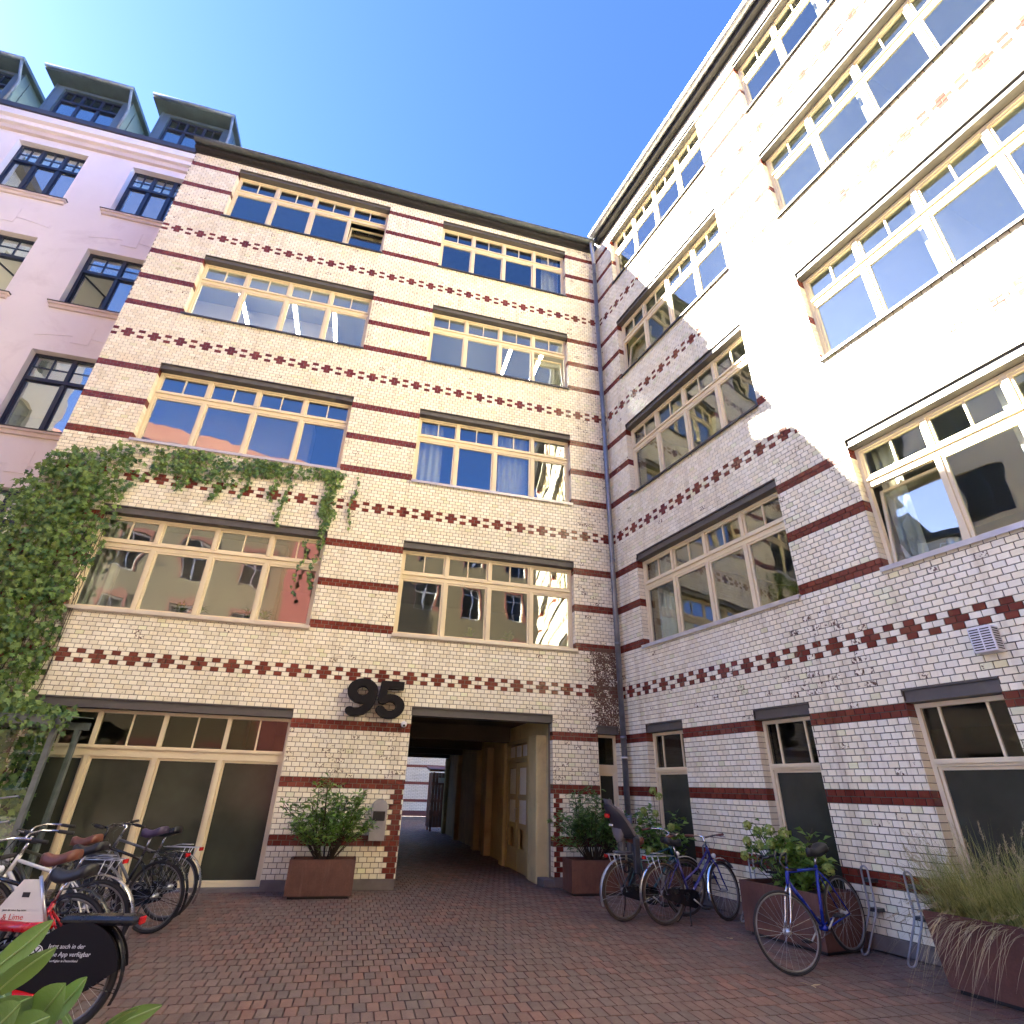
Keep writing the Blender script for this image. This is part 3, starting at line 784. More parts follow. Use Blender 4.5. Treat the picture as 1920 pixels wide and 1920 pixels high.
# ---------------------------------------------------------------- pink rendered building
PX, PY = -11.4, 2.0
PB = empty('pink_building', (PX, PY, 0))
tag(PB, 'pale pink rendered building with dark blue windows and zinc dormers behind the brick wing', 'building')
M['pink'] = simple('pink_render', (0.80, 0.745, 0.735), 0.9, var=0.05, scale=0.5, bump=0.2, bscale=9, dirt=((0.60, 0.53, 0.53), 0.8, 0.56, 0.45))
M['pinktrim'] = simple('pink_stone_trim', (0.66, 0.56, 0.50), 0.8, var=0.06, scale=2.0)
M['bluepaint'] = simple('dark_blue_window_paint', (0.018, 0.026, 0.050), 0.35, var=0.1)
M['dormer'] = simple('patinated_zinc_cladding', (0.105, 0.15, 0.165), 0.45, 0.35, var=0.18, scale=1.5)
rowsP = [(1.2, 3.1), (4.95, 7.1), (8.60, 10.85), (12.40, 14.48), (16.07, 18.16)]
colsP = [(-2.78, -1.02), (-5.78, -3.97), (-8.78, -6.97), (-11.78, -9.97)]
hp = [(a, b, z0, z1) for (z0, z1) in rowsP for (a, b) in colsP]
wall_shell(-12.6, 4.0, 0, 19.0, hp, 0, 0.45).build('wall', M['pink'], PB)
MB().box(-12.6, 4.0, 4.5, 4.6, 0, 19).build('inner_wall', M['room'], PB)
for z in (3.9, 7.7, 11.5, 15.2): MB().box(-12.5, 3.9, 0.46, 4.49, z, z+0.3).build('floor_slab', M['room'], PB)
def blue_window(root, x0, x1, z0, z1, ncol, yy=0.17, ztf=0.66, openleaf=None):
    mb = MB(); ring_frame(mb, x0+0.004, x1-0.004, yy, yy+0.09, z0+0.004, z1-0.004, 0.06)
    w = mb.build('window', M['bluepaint'], root); zt = z0 + (z1-z0)*ztf; xi0, xi1 = x0+0.064, x1-0.064
    MB().box(xi0, xi1, yy-0.03, yy+0.08, zt-0.04, zt+0.05).build('transom', M['bluepaint'], w)
    mw = 0.085; pit = (xi1-xi0+mw)/ncol
    for k in range(ncol):
        a = xi0+k*pit; b = a+pit-mw
        if k < ncol-1: MB().box(b, b+mw, yy-0.01, yy+0.07, z0+0.064, zt-0.04).box(b, b+mw, yy-0.01, yy+0.07, zt+0.05, z1-0.064).build('mullion', M['bluepaint'], w)
        s = MB(); ring_frame(s, a+0.002, b-0.002, yy+0.02, yy+0.06, z0+0.066, zt-0.042, 0.035)
        if openleaf == k:
            s2 = MB(); ring_frame(s2, 0, b-a, -0.02, 0.02, z0+0.066, zt-0.042, 0.035); s2.build('sash', M['bluepaint'], w, (a, yy+0.06, 0), (0, 0, 1.2))
        else:
            s.build('sash', M['bluepaint'], w); pane(w, a+0.036, b-0.036, yy+0.04, z0+0.10, zt-0.078, M['glassP'])
        xm, zm = (a+b)/2, (zt+0.05+z1-0.064)/2
        MB().box(xm-0.014, xm+0.014, yy+0.02, yy+0.06, zt+0.051, z1-0.065).build('glazing_bar', M['bluepaint'], w)
        for (p, q) in ((a+0.001, xm-0.014), (xm+0.014, b-0.001)):
            MB().box(p, q, yy+0.022, yy+0.058, zm-0.013, zm+0.013).build('glazing_bar', M['bluepaint'], w)
            for (r, t) in ((zt+0.051, zm-0.013), (zm+0.013, z1-0.065)): pane(w, p, q, yy+0.04, r, t, M['glassP'])
    return w
for ri, (z0, z1) in enumerate(rowsP):
    for ci, (a, b) in enumerate(colsP):
        w = blue_window(PB, a, b, z0, z1, 3 if ri == 4 else 2, openleaf=(0 if ri == 3 and ci == 0 else (1 if ri == 3 and ci == 1 else None)))
        MB().box(a-0.16, b+0.16, -0.10, 0.0, z0-0.10, z0-0.045).box(a-0.12, b+0.12, -0.06, 0.0, z0-0.20, z0-0.10).build('sill', M['pinktrim'], w)
        MB().box(a-0.18, b+0.18, -0.115, 0.17, z0-0.044, z0-0.02).build('sill_flashing', M['flash'], w)
        if ri in (1, 2, 3):   # shallow moulded arch of the old window heads
            h = MB(); cx = (a+b)/2; hw = (b-a)/2+0.12
            pts = [(cx - hw + 2*hw*t/10, z1+0.55+0.22*math.sin(PI*t/10)) for t in range(11)]
            lo = [(cx + hw - 2*hw*t/10, z1+0.42+0.16*math.sin(PI*t/10)) for t in range(11)]
            h.prism(pts+lo, -0.014, 0.0); h.box(cx-0.2, cx+0.2, -0.022, -0.0145, z1+0.36, z1+0.95)
            h.build('blind_arch', M['pink'], PB)
MB().box(-12.6, 4.0, -0.10, 0.0, 18.42, 18.60).build('cornice', M['pinktrim'], PB)
MB().box(-12.6, 4.0, -0.20, 0.0, 18.601, 18.78).build('cornice', M['pink'], PB)
MB().box(-12.6, 4.0, -0.32, 0.0, 18.781, 19.02).build('cornice', M['pink'], PB)
MB().box(-12.6, 4.0, -0.38, 0.0, 19.022, 19.20).build('gutter', M['flash'], PB)
MB().add([(-12.6,-0.3,19.21),(4.0,-0.3,19.21),(4.0,4.2,22.6),(-12.6,4.2,22.6),(-12.6,10,22.6),(4.0,10,22.6)], [(0,1,2,3),(3,2,5,4)]).build('roof', M['flash'], PB)
MB().add([(-12.6,-0.3,19.0),(-12.6,10,19.0),(-12.6,10,22.6),(-12.6,4.2,22.6)], [(0,1,2,3)]).build('gable', M['dormer'], PB)
for (a, b) in ((-2.75, -0.62), (-5.75, -3.6), (-8.75, -6.6), (-11.75, -9.6)):
    dm = MB()
    # side cheeks, front frame posts, apron
    for xx in (a, b-0.05): dm.add([(xx,-0.1,19.24),(xx,-0.1,21.02),(xx,3.0,21.25),(xx,0.5,19.24),(xx+0.05,-0.1,19.24),(xx+0.05,-0.1,21.02),(xx+0.05,3.0,21.25),(xx+0.05,0.5,19.24)], [(0,1,2,3),(7,6,5,4),(0,4,5,1),(1,5,6,2),(2,6,7,3),(3,7,4,0)])
    dm.box(a+0.051, a+0.26, -0.09, 0.05, 19.24, 20.98); dm.box(b-0.26, b-0.051, -0.09, 0.05, 19.24, 20.98)
    dm.box(a+0.26, b-0.26, -0.09, 0.05, 20.86, 20.98)
    D = dm.build('dormer', M['dormer'], PB)
    for s in range(3):
        xx = b+0.001; MB().box(xx, xx+0.018, 0.15+0.7*s, 0.17+0.7*s, 19.5+0.4*s, 21.03+0.05*s).build('standing_seam', M['dormer'], D)
    rf = MB(); rf.add([(a-0.16,-0.5,20.99),(b+0.14,-0.5,20.99),(b+0.14,3.4,21.28),(a-0.16,3.4,21.28),(a-0.16,-0.5,21.13),(b+0.14,-0.5,21.13),(b+0.14,3.4,21.42),(a-0.16,3.4,21.42)], [(0,3,2,1),(4,5,6,7),(0,1,5,4),(1,2,6,5),(2,3,7,6),(3,0,4,7)])
    rf.build('dormer_roof', M['dormer'], D)
    MB().path([(a-0.16,-0.54,21.08),(b+0.14,-0.54,21.06)], 0.06, 8).build('dormer_gutter', M['zincdark'], D)
    MB().path([(b+0.08,-0.52,21.02),(b+0.08,-0.45,20.86),(b+0.02,-0.16,20.5),(b+0.02,-0.16,19.3)], 0.04, 8).build('dormer_downpipe', M['zincdark'], D)
    wz = MB(); ring_frame(wz, a+0.262, b-0.262, -0.02, 0.05, 19.36, 20.855, 0.05); wz.build('window_frame', M['bluepaint'], D)
    x0, x1 = a+0.312, b-0.312; pit = (x1-x0+0.07)/3
    MB().box(x0, x1, -0.05, 0.04, 20.30, 20.38).build('transom', M['bluepaint'], D)
    for k in range(3):
        p = x0+k*pit; q = p+pit-0.07
        if k < 2: MB().box(q, q+0.07, -0.03, 0.04, 19.41, 20.30).box(q, q+0.07, -0.03, 0.04, 20.38, 20.80).build('mullion', M['bluepaint'], D)
        pane(D, p, q, 0.01, 19.41, 20.30, M['glassP'])
        MB().box((p+q)/2-0.013, (p+q)/2+0.013, -0.02, 0.03, 20.381, 20.80).build('glazing_bar', M['bluepaint'], D)
        for (e0, e1) in ((p, (p+q)/2-0.013), ((p+q)/2+0.013, q)): pane(D, e0, e1, 0.01, 20.381, 20.80, M['glassP'])

# ---------------------------------------------------------------- buildings round the yard that the windows reflect
M['yellowbrick'] = wall_brick_mat('yellow_stock_brickwork', (0.125, 0.095, 0.045), (0.17, 0.125, 0.06), (0.06, 0.05, 0.04))
M['redtile'] = wall_brick_mat('red_roof_tiles', (0.15, 0.042, 0.024), (0.19, 0.055, 0.03), (0.06, 0.022, 0.016), rowh=0.33, bw=0.24)
SB = empty('yellow_brick_building', (1.0, -23.5, 0), PI - math.radians(9))
tag(SB, 'yellow brick building with a red tiled roof mirrored in the office windows', 'building')
hs = [(x, x+1.25, z, z+2.0) for x in (-7.0, -3.8, -0.6, 2.6, 5.8, 12.8, 15.9, 19.0, 22.1, 25.2) for z in (1.0, 4.5, 8.0, 11.5, 15.0)]
wall_shell(-8.5, 29.5, 0, 18.6, hs, 0, 0.4).build('wall', M['yellowbrick'], SB)
MB().box(-8.5, 29.5, 0.41, 8.0, 0, 0.1).box(-8.5, 29.5, 4.0, 4.1, 0.1, 18.5).build('inner_wall', M['roomdark'], SB)
for (a, b, z0, z1) in hs:
    wq = MB(); ring_frame(wq, a, b, 0.14, 0.22, z0, z1, 0.07); wq.box((a+b)/2-0.04, (a+b)/2+0.04, 0.14, 0.22, z0+0.07, z1-0.07); wq.box(a+0.07, (a+b)/2-0.04, 0.15, 0.21, z0+1.3, z0+1.37); wq.box((a+b)/2+0.04, b-0.07, 0.15, 0.21, z0+1.3, z0+1.37)
    wq = wq.build('window', M['white'], SB)
    MB().box(a+0.05, b-0.05, 0.185, 0.19, z0+0.05, z1-0.05).build('pane', M['blackglass'], wq)
    MB().box(a-0.12, a-0.001, -0.02, 0.0, z0, z1).box(b+0.001, b+0.12, -0.02, 0.0, z0, z1).box(a-0.12, b+0.12, -0.02, 0.0, z1+0.001, z1+0.28).build('surround', M['redtrim'] if 'redtrim' in M else M.setdefault('redtrim', simple('red_brick_trim', (0.17, 0.05, 0.032), 0.7)), wq)
MB().box(-8.6, 29.6, -0.5, 0.4, 18.6, 18.9).build('eaves', M['soffit'], SB)
MB().add([(-8.7,-0.55,18.9),(29.7,-0.55,18.9),(29.7,5.5,23.4),(-8.7,5.5,23.4)], [(0,1,2,3)]).build('roof', M['redtile'], SB)
MB().box(9.0, 11.6, -1.1, -0.001, 0, 17.0).build('stair_tower', M.setdefault('redrender', simple('red_pink_render', (0.30, 0.085, 0.065), 0.8, var=0.06)), SB)

WB_ = empty('cream_rendered_building', (-19.5, 1.9, 0), PI/2)  # unseen; height follows its shadow edge, length and cream colour shaped for bounce light
tag(WB_, 'unseen tall cream rendered building shading the yard opposite the sunlit wing', 'building')
hw_ = [(x, x+1.6, z, z+2.1) for x in (-2.6, -5.6, -8.6) for z in (1.2, 4.95, 8.6, 12.4, 16.0)]
wall_shell(-10.4, 0.0, 0, 20.4, hw_, 0, 0.4).build('wall', M.setdefault('creamrender', simple('cream_render', (0.76, 0.68, 0.50), 0.9, var=0.05, scale=0.6)), WB_)
MB().box(-10.4, 0.0, 3.0, 3.1, 0, 20.3).build('inner_wall', M['roomdark'], WB_)
for (a, b, z0, z1) in hw_:
    wq = MB(); ring_frame(wq, a, b, 0.14, 0.22, z0, z1, 0.07); wq.box((a+b)/2-0.04, (a+b)/2+0.04, 0.14, 0.22, z0+0.07, z1-0.07)
    wq = wq.build('window', M['bluepaint'], WB_); MB().box(a+0.05, b-0.05, 0.185, 0.19, z0+0.05, z1-0.05).build('pane', M['blackglass'], wq)
MB().box(-10.5, 0.0, -0.35, 3.2, 20.4, 20.75).build('roof', M['flash'], WB_)

# ---------------------------------------------------------------- downpipe in the corner
DP = empty('downpipe', (-0.12, -0.16, 0)); tag(DP, 'long zinc downpipe running down the corner between the two brick wings', 'downpipe')
M['pipe'] = simple('zinc_pipe', (0.20, 0.21, 0.24), 0.38, 0.55, var=0.25, scale=3.0, dirt=((0.09, 0.09, 0.10), 2.5, 0.55, 0.5))
MB().path([(0,0,0.0),(0,0,16.05)], 0.056, 12).build('pipe', M['pipe'], DP)
MB().path([(0,0,16.05),(0,0,16.2),(-0.05,-0.05,16.45),(-0.10,-0.10,16.75),(-0.10,-0.10,16.9)], 0.055, 12).build('swan_neck', M['zinc'], DP)
MB().path([(0,0,0.0),(0,0,1.15)], 0.066, 12).build('standpipe', M['pipe'], DP)
for z in (2.45, 4.3, 6.2, 8.1, 10.0, 11.9, 13.8, 15.6):
    MB().path([(0,0,z),(0,0,z+0.05)], 0.064, 12).build('collar', M['pipe'], DP)
    MB().tube((0,0,z-0.2), (0.03,0.14,z-0.2), 0.012).build('bracket', M['zinc'], DP)
MB().path([(0,0,2.10),(0,0,2.13)], 0.068, 12).build('collar', M['white'], DP)
# ---------------------------------------------------------------- things fixed to the walls
M['black'] = simple('dark_sign_paint', (0.008, 0.006, 0.006), 0.65, var=0.2, spec=0.2)
M['plasticwhite'] = simple('white_plastic', (0.66, 0.66, 0.70), 0.4, var=0.04)
M['grey'] = simple('grey_powder_coat', (0.30, 0.29, 0.30), 0.45, 0.2, var=0.1)
M['hole'] = simple('dark_opening', (0.012, 0.010, 0.010), 0.6)

def stroke(mb, pts, w, y0, y1, round0=True, round1=True):
    """flat letter stroke of width w along pts (x, z), extruded in y"""
    L, Rr = [], []; n = len(pts)
    for i, p in enumerate(pts):
        a, b = pts[max(i-1, 0)], pts[min(i+1, n-1)]
        t = Vector((b[0]-a[0], b[1]-a[1])).normalized(); nx, nz = -t.y, t.x
        L.append((p[0]+nx*w/2, p[1]+nz*w/2)); Rr.append((p[0]-nx*w/2, p[1]-nz*w/2))
    m = len(mb.v)
    for i in range(n-1):
        mb.prism([Rr[i], Rr[i+1], L[i+1], L[i]], y0, y1)
    for e, (fl, q) in enumerate(((round0, pts[0]), (round1, pts[-1]))):
        if fl: mb.prism([(q[0]+w/2*math.cos(2*PI*k/18), q[1]+w/2*math.sin(2*PI*k/18)) for k in range(18)], y0+0.0007, y1)

NS = empty('house_number', (-4.975, -0.10, 2.60)); tag(NS, 'big dark three-dimensional number 95 mounted above the passage', 'house number')
ZS = 0.72
def sq(mb):
    mb.v = [(v[0]*0.9, v[1], v[2]*ZS) for v in mb.v]; return mb
nine = MB(); cx = -0.265
stroke(nine, [(cx+0.205*math.cos(t), 0.615+0.205*math.sin(t)) for t in [2*PI*k/36 for k in range(37)]], 0.19, -0.12, 0.05, False, False)
stroke(nine, [(cx+0.205, 0.62), (cx+0.205, 0.50), (cx+0.18, 0.37), (cx+0.12, 0.24), (cx+0.03, 0.145), (cx-0.08, 0.105), (cx-0.16, 0.11), (cx-0.205, 0.14)], 0.18, -0.1185, 0.0515)
sq(nine).build('digit', M['black'], NS)
five = MB()
five.prism([(0.085, 0.89), (0.045, 0.43), (0.205, 0.43), (0.24, 0.89)], -0.12, 0.05)
five.prism([(0.23, 0.89), (0.23, 0.70), (0.545, 0.70), (0.545, 0.89)], -0.1195, 0.0505)
stroke(five, [(0.30+0.205*math.cos(t), 0.285+0.20*math.sin(t)) for t in [math.radians(138 - 292*k/26) for k in range(27)]], 0.18, -0.1185, 0.051)
sq(five).build('digit', M['black'], NS)
for xx in (-0.42, -0.10, 0.14, 0.38):
    MB().tube((xx, 0.0, 0.33), (xx, 0.105, 0.33), 0.012).build('stud', M['black'], NS)

CM = empty('security_camera', (-4.41, 0.0, 2.53)); tag(CM, 'small white dome security camera beside the passage below the number', 'camera')
MB().sphere((0, -0.10, -0.01), 0.055, 12, 8).build('dome', M['plasticwhite'], CM)
MB().tube((0, -0.003, 0.01), (0, -0.09, 0.01), 0.03).build('bracket', M['plasticwhite'], CM)
MB().sphere((0.0, -0.135, -0.03), 0.024, 10, 6).build('lens', M['hole'], CM)

AS = empty('wall_ashtray', (-4.665, 0.0, 0.70)); tag(AS, 'grey metal wall ashtray with a dark slot beside the passage', 'ashtray')
poly = [(-0.13, 0.0), (0.13, 0.0), (0.13, 0.50)] + [(0.13*math.cos(PI*k/10), 0.50+0.11*math.sin(PI*k/10)) for k in range(1, 10)] + [(-0.13, 0.50)]
MB().prism(poly, -0.13, -0.004).build('housing', M['grey'], AS)
MB().bbox(-0.10, 0.10, -0.136, -0.128, 0.29, 0.43, 0.003).build('slot', M['hole'], AS)
MB().tube((0, -0.128, 0.19), (0, -0.135, 0.19), 0.022, None, 14).build('lock', M['zinc'], AS)

VT = empty('vent_box', (0, 0, 0)); VT.rotation_euler = (0, 0, PSI)
tag(VT, 'small white louvred vent box high on the side wing wall', 'vent')
MB().bbox(6.52, 6.74, -0.16, -0.003, 2.92, 3.19, 0.008).build('housing', M['plasticwhite'], VT)
for k in range(9):
    MB().box(6.535, 6.622, -0.1625, -0.158, 2.942+0.026*k, 2.954+0.026*k).build('slat', M['hole'], VT)
    MB().box(6.638, 6.725, -0.1625, -0.158, 2.942+0.026*k, 2.954+0.026*k).build('slat', M['hole'], VT)
    MB().box(6.7405, 6.742, -0.14, -0.03, 2.942+0.026*k, 2.954+0.026*k).build('slat', M['hole'], VT)

# strip lamps seen through the upper windows
for (x, z, n_) in ((-9.6, 12.95, 0), (-8.3, 12.95, 1), (-7.3, 12.95, 2), (-2.5, 12.95, 3), (-1.6, 12.95, 4)):
    L_ = empty('strip_lamp', (x, 0.5, 12.62)); tag(L_, ['first', 'second', 'third', 'fourth', 'fifth'][n_] + ' lit ceiling strip lamp from the pink building side, third upper floor', 'lamp', 'lit strip lamps on the third upper floor')
    MB().box(-0.05, 0.05, 0, 3.2, -0.03, 0.02).build('housing', M['plasticwhite'], L_)
    MB().box(-0.04, 0.04, 0.02, 3.18, -0.05, -0.031).build('tube', M['tube'], L_)
    if n_ == 0: pass

# ---------------------------------------------------------------- planters
M['corten'] = streaked('weathered_corten', (0.115, 0.047, 0.033), (0.20, 0.115, 0.09))
M['soil'] = simple('soil', (0.035, 0.024, 0.017), 0.95, var=0.3, scale=20, bump=0.6)
def planter(name, label, loc, rz, L, W, H, taper=0.0, z0=0.04):
    """box planter on a recessed base, centred on loc; L along x"""
    r = empty(name, loc, rz); tag(r, label, 'planter', 'rusty steel planters')
    a, b = L/2, W/2; t = 0.03; k = taper
    mb = MB()
    def quad(p): mb.add(p, [(0,1,2,3)])
    bo = [(-a+k,-b+k),(a-k,-b+k),(a-k,b-k),(-a+k,b-k)]; to = [(-a,-b),(a,-b),(a,b),(-a,b)]; ti = [(-a+t,-b+t),(a-t,-b+t),(a-t,b-t),(-a+t,b-t)]
    vs = [(x, y, z0) for x, y in bo] + [(x, y, H) for x, y in to] + [(x, y, H) for x, y in ti] + [(x, y, H-0.12) for x, y in ti]
    fs = [(3,2,1,0)]
    for i in range(4):
        j = (i+1) % 4
        fs += [(i, j, 4+j, 4+i), (4+i, 4+j, 8+j, 8+i), (8+i, 8+j, 12+j, 12+i)]
    mb.add(vs, fs); mb.build('box', M['corten'], r)
    MB().box(-a+k+0.05, a-k-0.05, -b+k+0.05, b-k-0.05, 0.0, z0-0.001).build('base', M['hole'], r)
    MB().box(-a+t+0.001, a-t-0.001, -b+t+0.001, b-t-0.001, H-0.119, H-0.05).build('soil', M['soil'], r)
    return r
planter('planter', 'brown steel planter below the ashtray holding a leafy laurel', (-5.44, -0.50, 0), 0.0, 0.96, 0.44, 0.50)
planter('planter', 'brown steel planter at the passage corner holding the darker laurel', (-1.02, -0.62, 0), 0.0, 0.98, 0.46, 0.50)
def onB_(u, d, z=0.0):
    return Vector((math.sin(TH)*u - math.cos(TH)*d, -math.cos(TH)*u - math.sin(TH)*d, z))
planter('planter', 'planter in the corner by the downpipe, mostly hidden behind bicycles', onB_(1.35, 0.42), PSI, 0.9, 0.42, 0.50)
planter('planter', 'brown steel planter behind the blue racing bicycle', onB_(3.98, 0.52), PSI, 1.14, 0.66, 0.56, 0.0)
planter('planter', 'largest brown steel planter, overflowing with feathery grass', onB_(6.70, 0.52), PSI, 2.0, 0.70, 0.60, 0.05)

# ---------------------------------------------------------------- plants
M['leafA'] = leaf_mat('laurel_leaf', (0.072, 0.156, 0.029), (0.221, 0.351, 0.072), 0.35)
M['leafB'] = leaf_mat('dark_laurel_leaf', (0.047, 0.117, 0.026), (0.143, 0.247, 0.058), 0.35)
M['leafH'] = leaf_mat('hydrangea_leaf', (0.078, 0.163, 0.026), (0.221, 0.338, 0.058), 0.5)
M['flowerH'] = leaf_mat('lime_flower', (0.24, 0.33, 0.055), (0.46, 0.52, 0.15), 0.6, 0.3)
M['leafI'] = leaf_mat('creeper_leaf', (0.044, 0.114, 0.029), (0.208, 0.305, 0.058), 0.4)
M['grassb'] = leaf_mat('grass_blade', (0.143, 0.189, 0.039), (0.546, 0.507, 0.195), 0.6, 0.35)
M['plume'] = leaf_mat('grass_plume', (0.36, 0.29, 0.16), (0.55, 0.46, 0.29), 0.8, 0.3)
M['stem'] = simple('woody_stem', (0.060, 0.042, 0.026), 0.8, var=0.3, scale=10)
M['leafF'] = leaf_mat('near_laurel_leaf', (0.10, 0.19, 0.040), (0.20, 0.32, 0.075), 0.28, 0.2)

def leaf(mb, base, d, L, W, rnd, fold=0.25, droop=0.15, c=None):
    """lanceolate leaf of two folded halves, four faces"""
    d = Vector(d).normalized(); up = Vector((0,0,1)); s = d.cross(up)
    if s.length < 0.05: s = Vector((1,0,0))
    s.normalize(); roll = rnd.uniform(-0.7, 0.7); n = s.cross(d).normalized()
    s2 = (s*math.cos(roll) + n*math.sin(roll)); n2 = s2.cross(d).normalized()
    b = Vector(base); m1 = b + d*L*0.5 + n2*0.0; tip = b + d*L - Vector((0,0,1))*droop*L
    w1 = s2*W*0.5 + n2*fold*W*0.5; w2 = -s2*W*0.5 + n2*fold*W*0.5
    cv = c if c is not None else (rnd.random(),)*3 + (1,)
    if len(cv) == 1: cv = (cv[0],)*3 + (1,)
    mb.add([b, m1 + w1, tip, m1 + w2, m1], [(0,4,1), (4,2,1), (0,3,4), (4,3,2)], cv)

def shrub(name, label, loc, hw, h0, h1, nstem, nleaf, lmat, L, W, seed, asym=0.0, group=None):
    rnd = random.Random(seed); r = empty(name, loc); tag(r, label, 'shrub', group)
    st = MB(); lf = MB()
    for i in range(nstem):
        a = rnd.uniform(0, 2*PI); q = rnd.uniform(0.15, 1.0)
        top = Vector((math.cos(a)*hw*q + asym, math.sin(a)*hw*0.55*q, h0 + (h1-h0)*rnd.uniform(0.45, 1.0)*(1.1-0.45*q)))
        b0 = Vector((math.cos(a)*0.10, math.sin(a)*0.06, h0)); mid = b0.lerp(top, 0.5) + Vector((rnd.uniform(-.05,.05), rnd.uniform(-.05,.05), 0.06))
        st.path([b0, mid, top], [0.010, 0.007, 0.003], 5)
        for k in range(nleaf//nstem):
            t = rnd.uniform(0.30, 1.0) ** 0.8
            p = (b0.lerp(mid, t*2) if t < 0.5 else mid.lerp(top, t*2-1)) + Vector((rnd.gauss(0,.035), rnd.gauss(0,.035), rnd.gauss(0,.025)))
            an = rnd.uniform(0, 2*PI); dz = rnd.uniform(-0.25, 1.0)
            leaf(lf, p, (math.cos(an), math.sin(an), dz), L*rnd.uniform(0.7, 1.2), W*rnd.uniform(0.8, 1.2), rnd)
    st.build('stems', M['stem'], r)
    o = lf.build('foliage', lmat, r); o['kind'] = 'stuff'
    return r
shrub('laurel_shrub', 'bright green laurel shrub in the planter below the ashtray', (-5.44, -0.50, 0), 0.86, 0.44, 1.66, 32, 1900, M['leafA'], 0.135, 0.040, 1)
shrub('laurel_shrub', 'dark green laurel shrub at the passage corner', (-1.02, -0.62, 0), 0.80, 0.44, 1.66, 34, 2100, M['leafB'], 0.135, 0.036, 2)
def hydrangea(label, loc, hw, h0, h1, heads, seed, rz=0.0, nst=18):
    rnd = random.Random(seed); r = empty('hydrangea', loc, rz); tag(r, label, 'hydrangea', 'hydrangeas along the side wing')
    st = MB(); lf = MB()
    def hd(p, rr):
        fl = MB()
        for k in range(90):
            v = Vector((rnd.gauss(0,1), rnd.gauss(0,1), rnd.gauss(0,1)+0.25)).normalized()
            q = p + v*rr*rnd.uniform(0.75, 1.05); a = v.cross(Vector((0.3,0.5,0.8))).normalized()*0.017; b = v.cross(a).normalized()*0.017
            cv = (rnd.random(),)*3+(1,)
            fl.add([q-a, q-b, q+a, q+b], [(0,1,2,3)], cv)
        o = fl.build('flower_head', M['flowerH'], r); o['kind'] = 'stuff'
    for i in range(nst):
        a = rnd.uniform(0, 2*PI); q = math.sqrt(rnd.random())
        top = Vector((math.cos(a)*hw*q, math.sin(a)*hw*0.5*q, h0 + (h1-h0)*rnd.uniform(0.45, 0.95)))
        b0 = Vector((math.cos(a)*0.08, math.sin(a)*0.05, h0-0.02))
        st.path([b0, b0.lerp(top, 0.5)+Vector((0,0,0.05)), top], [0.007, 0.006, 0.004], 5)
        for k in range(44):
            t = rnd.uniform(0.2, 1.0); p = b0.lerp(top, t) + Vector((rnd.gauss(0,.05), rnd.gauss(0,.05), rnd.gauss(0,.04)))
            an = rnd.uniform(0, 2*PI); leaf(lf, p, (math.cos(an), math.sin(an), rnd.uniform(-0.3, 0.7)), 0.13*rnd.uniform(.7,1.2), 0.078*rnd.uniform(.8,1.2), rnd, 0.2, 0.2)
    for (x, y, z, rr) in heads:
        p = Vector((x, y, z)); st.path([Vector((x*0.3, y*0.3, h0)), p], [0.006, 0.004], 5); hd(p, rr)
    st.build('stems', M['stem'], r); o = lf.build('foliage', M['leafH'], r); o['kind'] = 'stuff'
hydrangea('lime flowering hydrangea behind the two city bicycles', onB_(1.38, 0.42), 0.72, 0.45, 1.35, [(-0.05,-0.05,1.55,0.065),(0.16,-0.1,1.47,0.06),(0.1,-0.15,1.22,0.055),(0.52,-0.2,1.05,0.06),(-0.40,-0.1,1.08,0.055),(-0.48,-0.15,0.86,0.06),(0.38,-0.25,0.82,0.06),(0.05,-0.28,0.70,0.06),(-0.15,-0.2,1.25,0.055)], 3, PSI)
hydrangea('lime flowering hydrangea behind the blue racing bicycle', onB_(3.92, 0.50), 0.60, 0.50, 1.24, [(-0.46,-0.12,1.16,0.06),(-0.30,-0.12,1.10,0.062),(-0.12,-0.1,1.13,0.066),(0.10,-0.1,1.11,0.066),(-0.42,-0.2,0.98,0.06),(-0.2,-0.22,0.96,0.062),(0.0,-0.24,0.98,0.06),(0.16,-0.22,0.90,0.06),(-0.48,-0.22,0.82,0.055),(0.32,-0.1,0.94,0.062),(0.60,-0.05,0.78,0.07),(0.62,-0.15,0.62,0.055)], 4, PSI)

# feathery grass
GR = empty('fountain_grass', onB_(6.70, 0.52), PSI); tag(GR, 'tall feathery ornamental grass spilling over the largest planter', 'grass')
rnd = random.Random(9); gb = MB(); gs = MB(); gd = MB()
def blade(mb, b, d, L, w, sag, seg=5, cv=None):
    d = Vector(d).normalized(); side = d.cross(Vector((0,0,1)))
    side = side.normalized() if side.length > 0.02 else Vector((1,0,0)); vs = []
    hv = Vector((d.x, d.y, 0)); hv = hv.normalized() if hv.length > 0.02 else Vector((1,0,0))
    for i in range(seg+1):
        t = i/seg; p = Vector(b) + d*L*t + hv*sag*L*0.35*t*t - Vector((0,0,1))*sag*L*t*t
        ww = w*(1-t)**0.6 if t > 0.4 else w
        vs += [p - side*ww/2, p + side*ww/2]
    mb.add(vs, [(2*i, 2*i+1, 2*i+3, 2*i+2) for i in range(seg)], cv)
    return Vector(vs[-1])
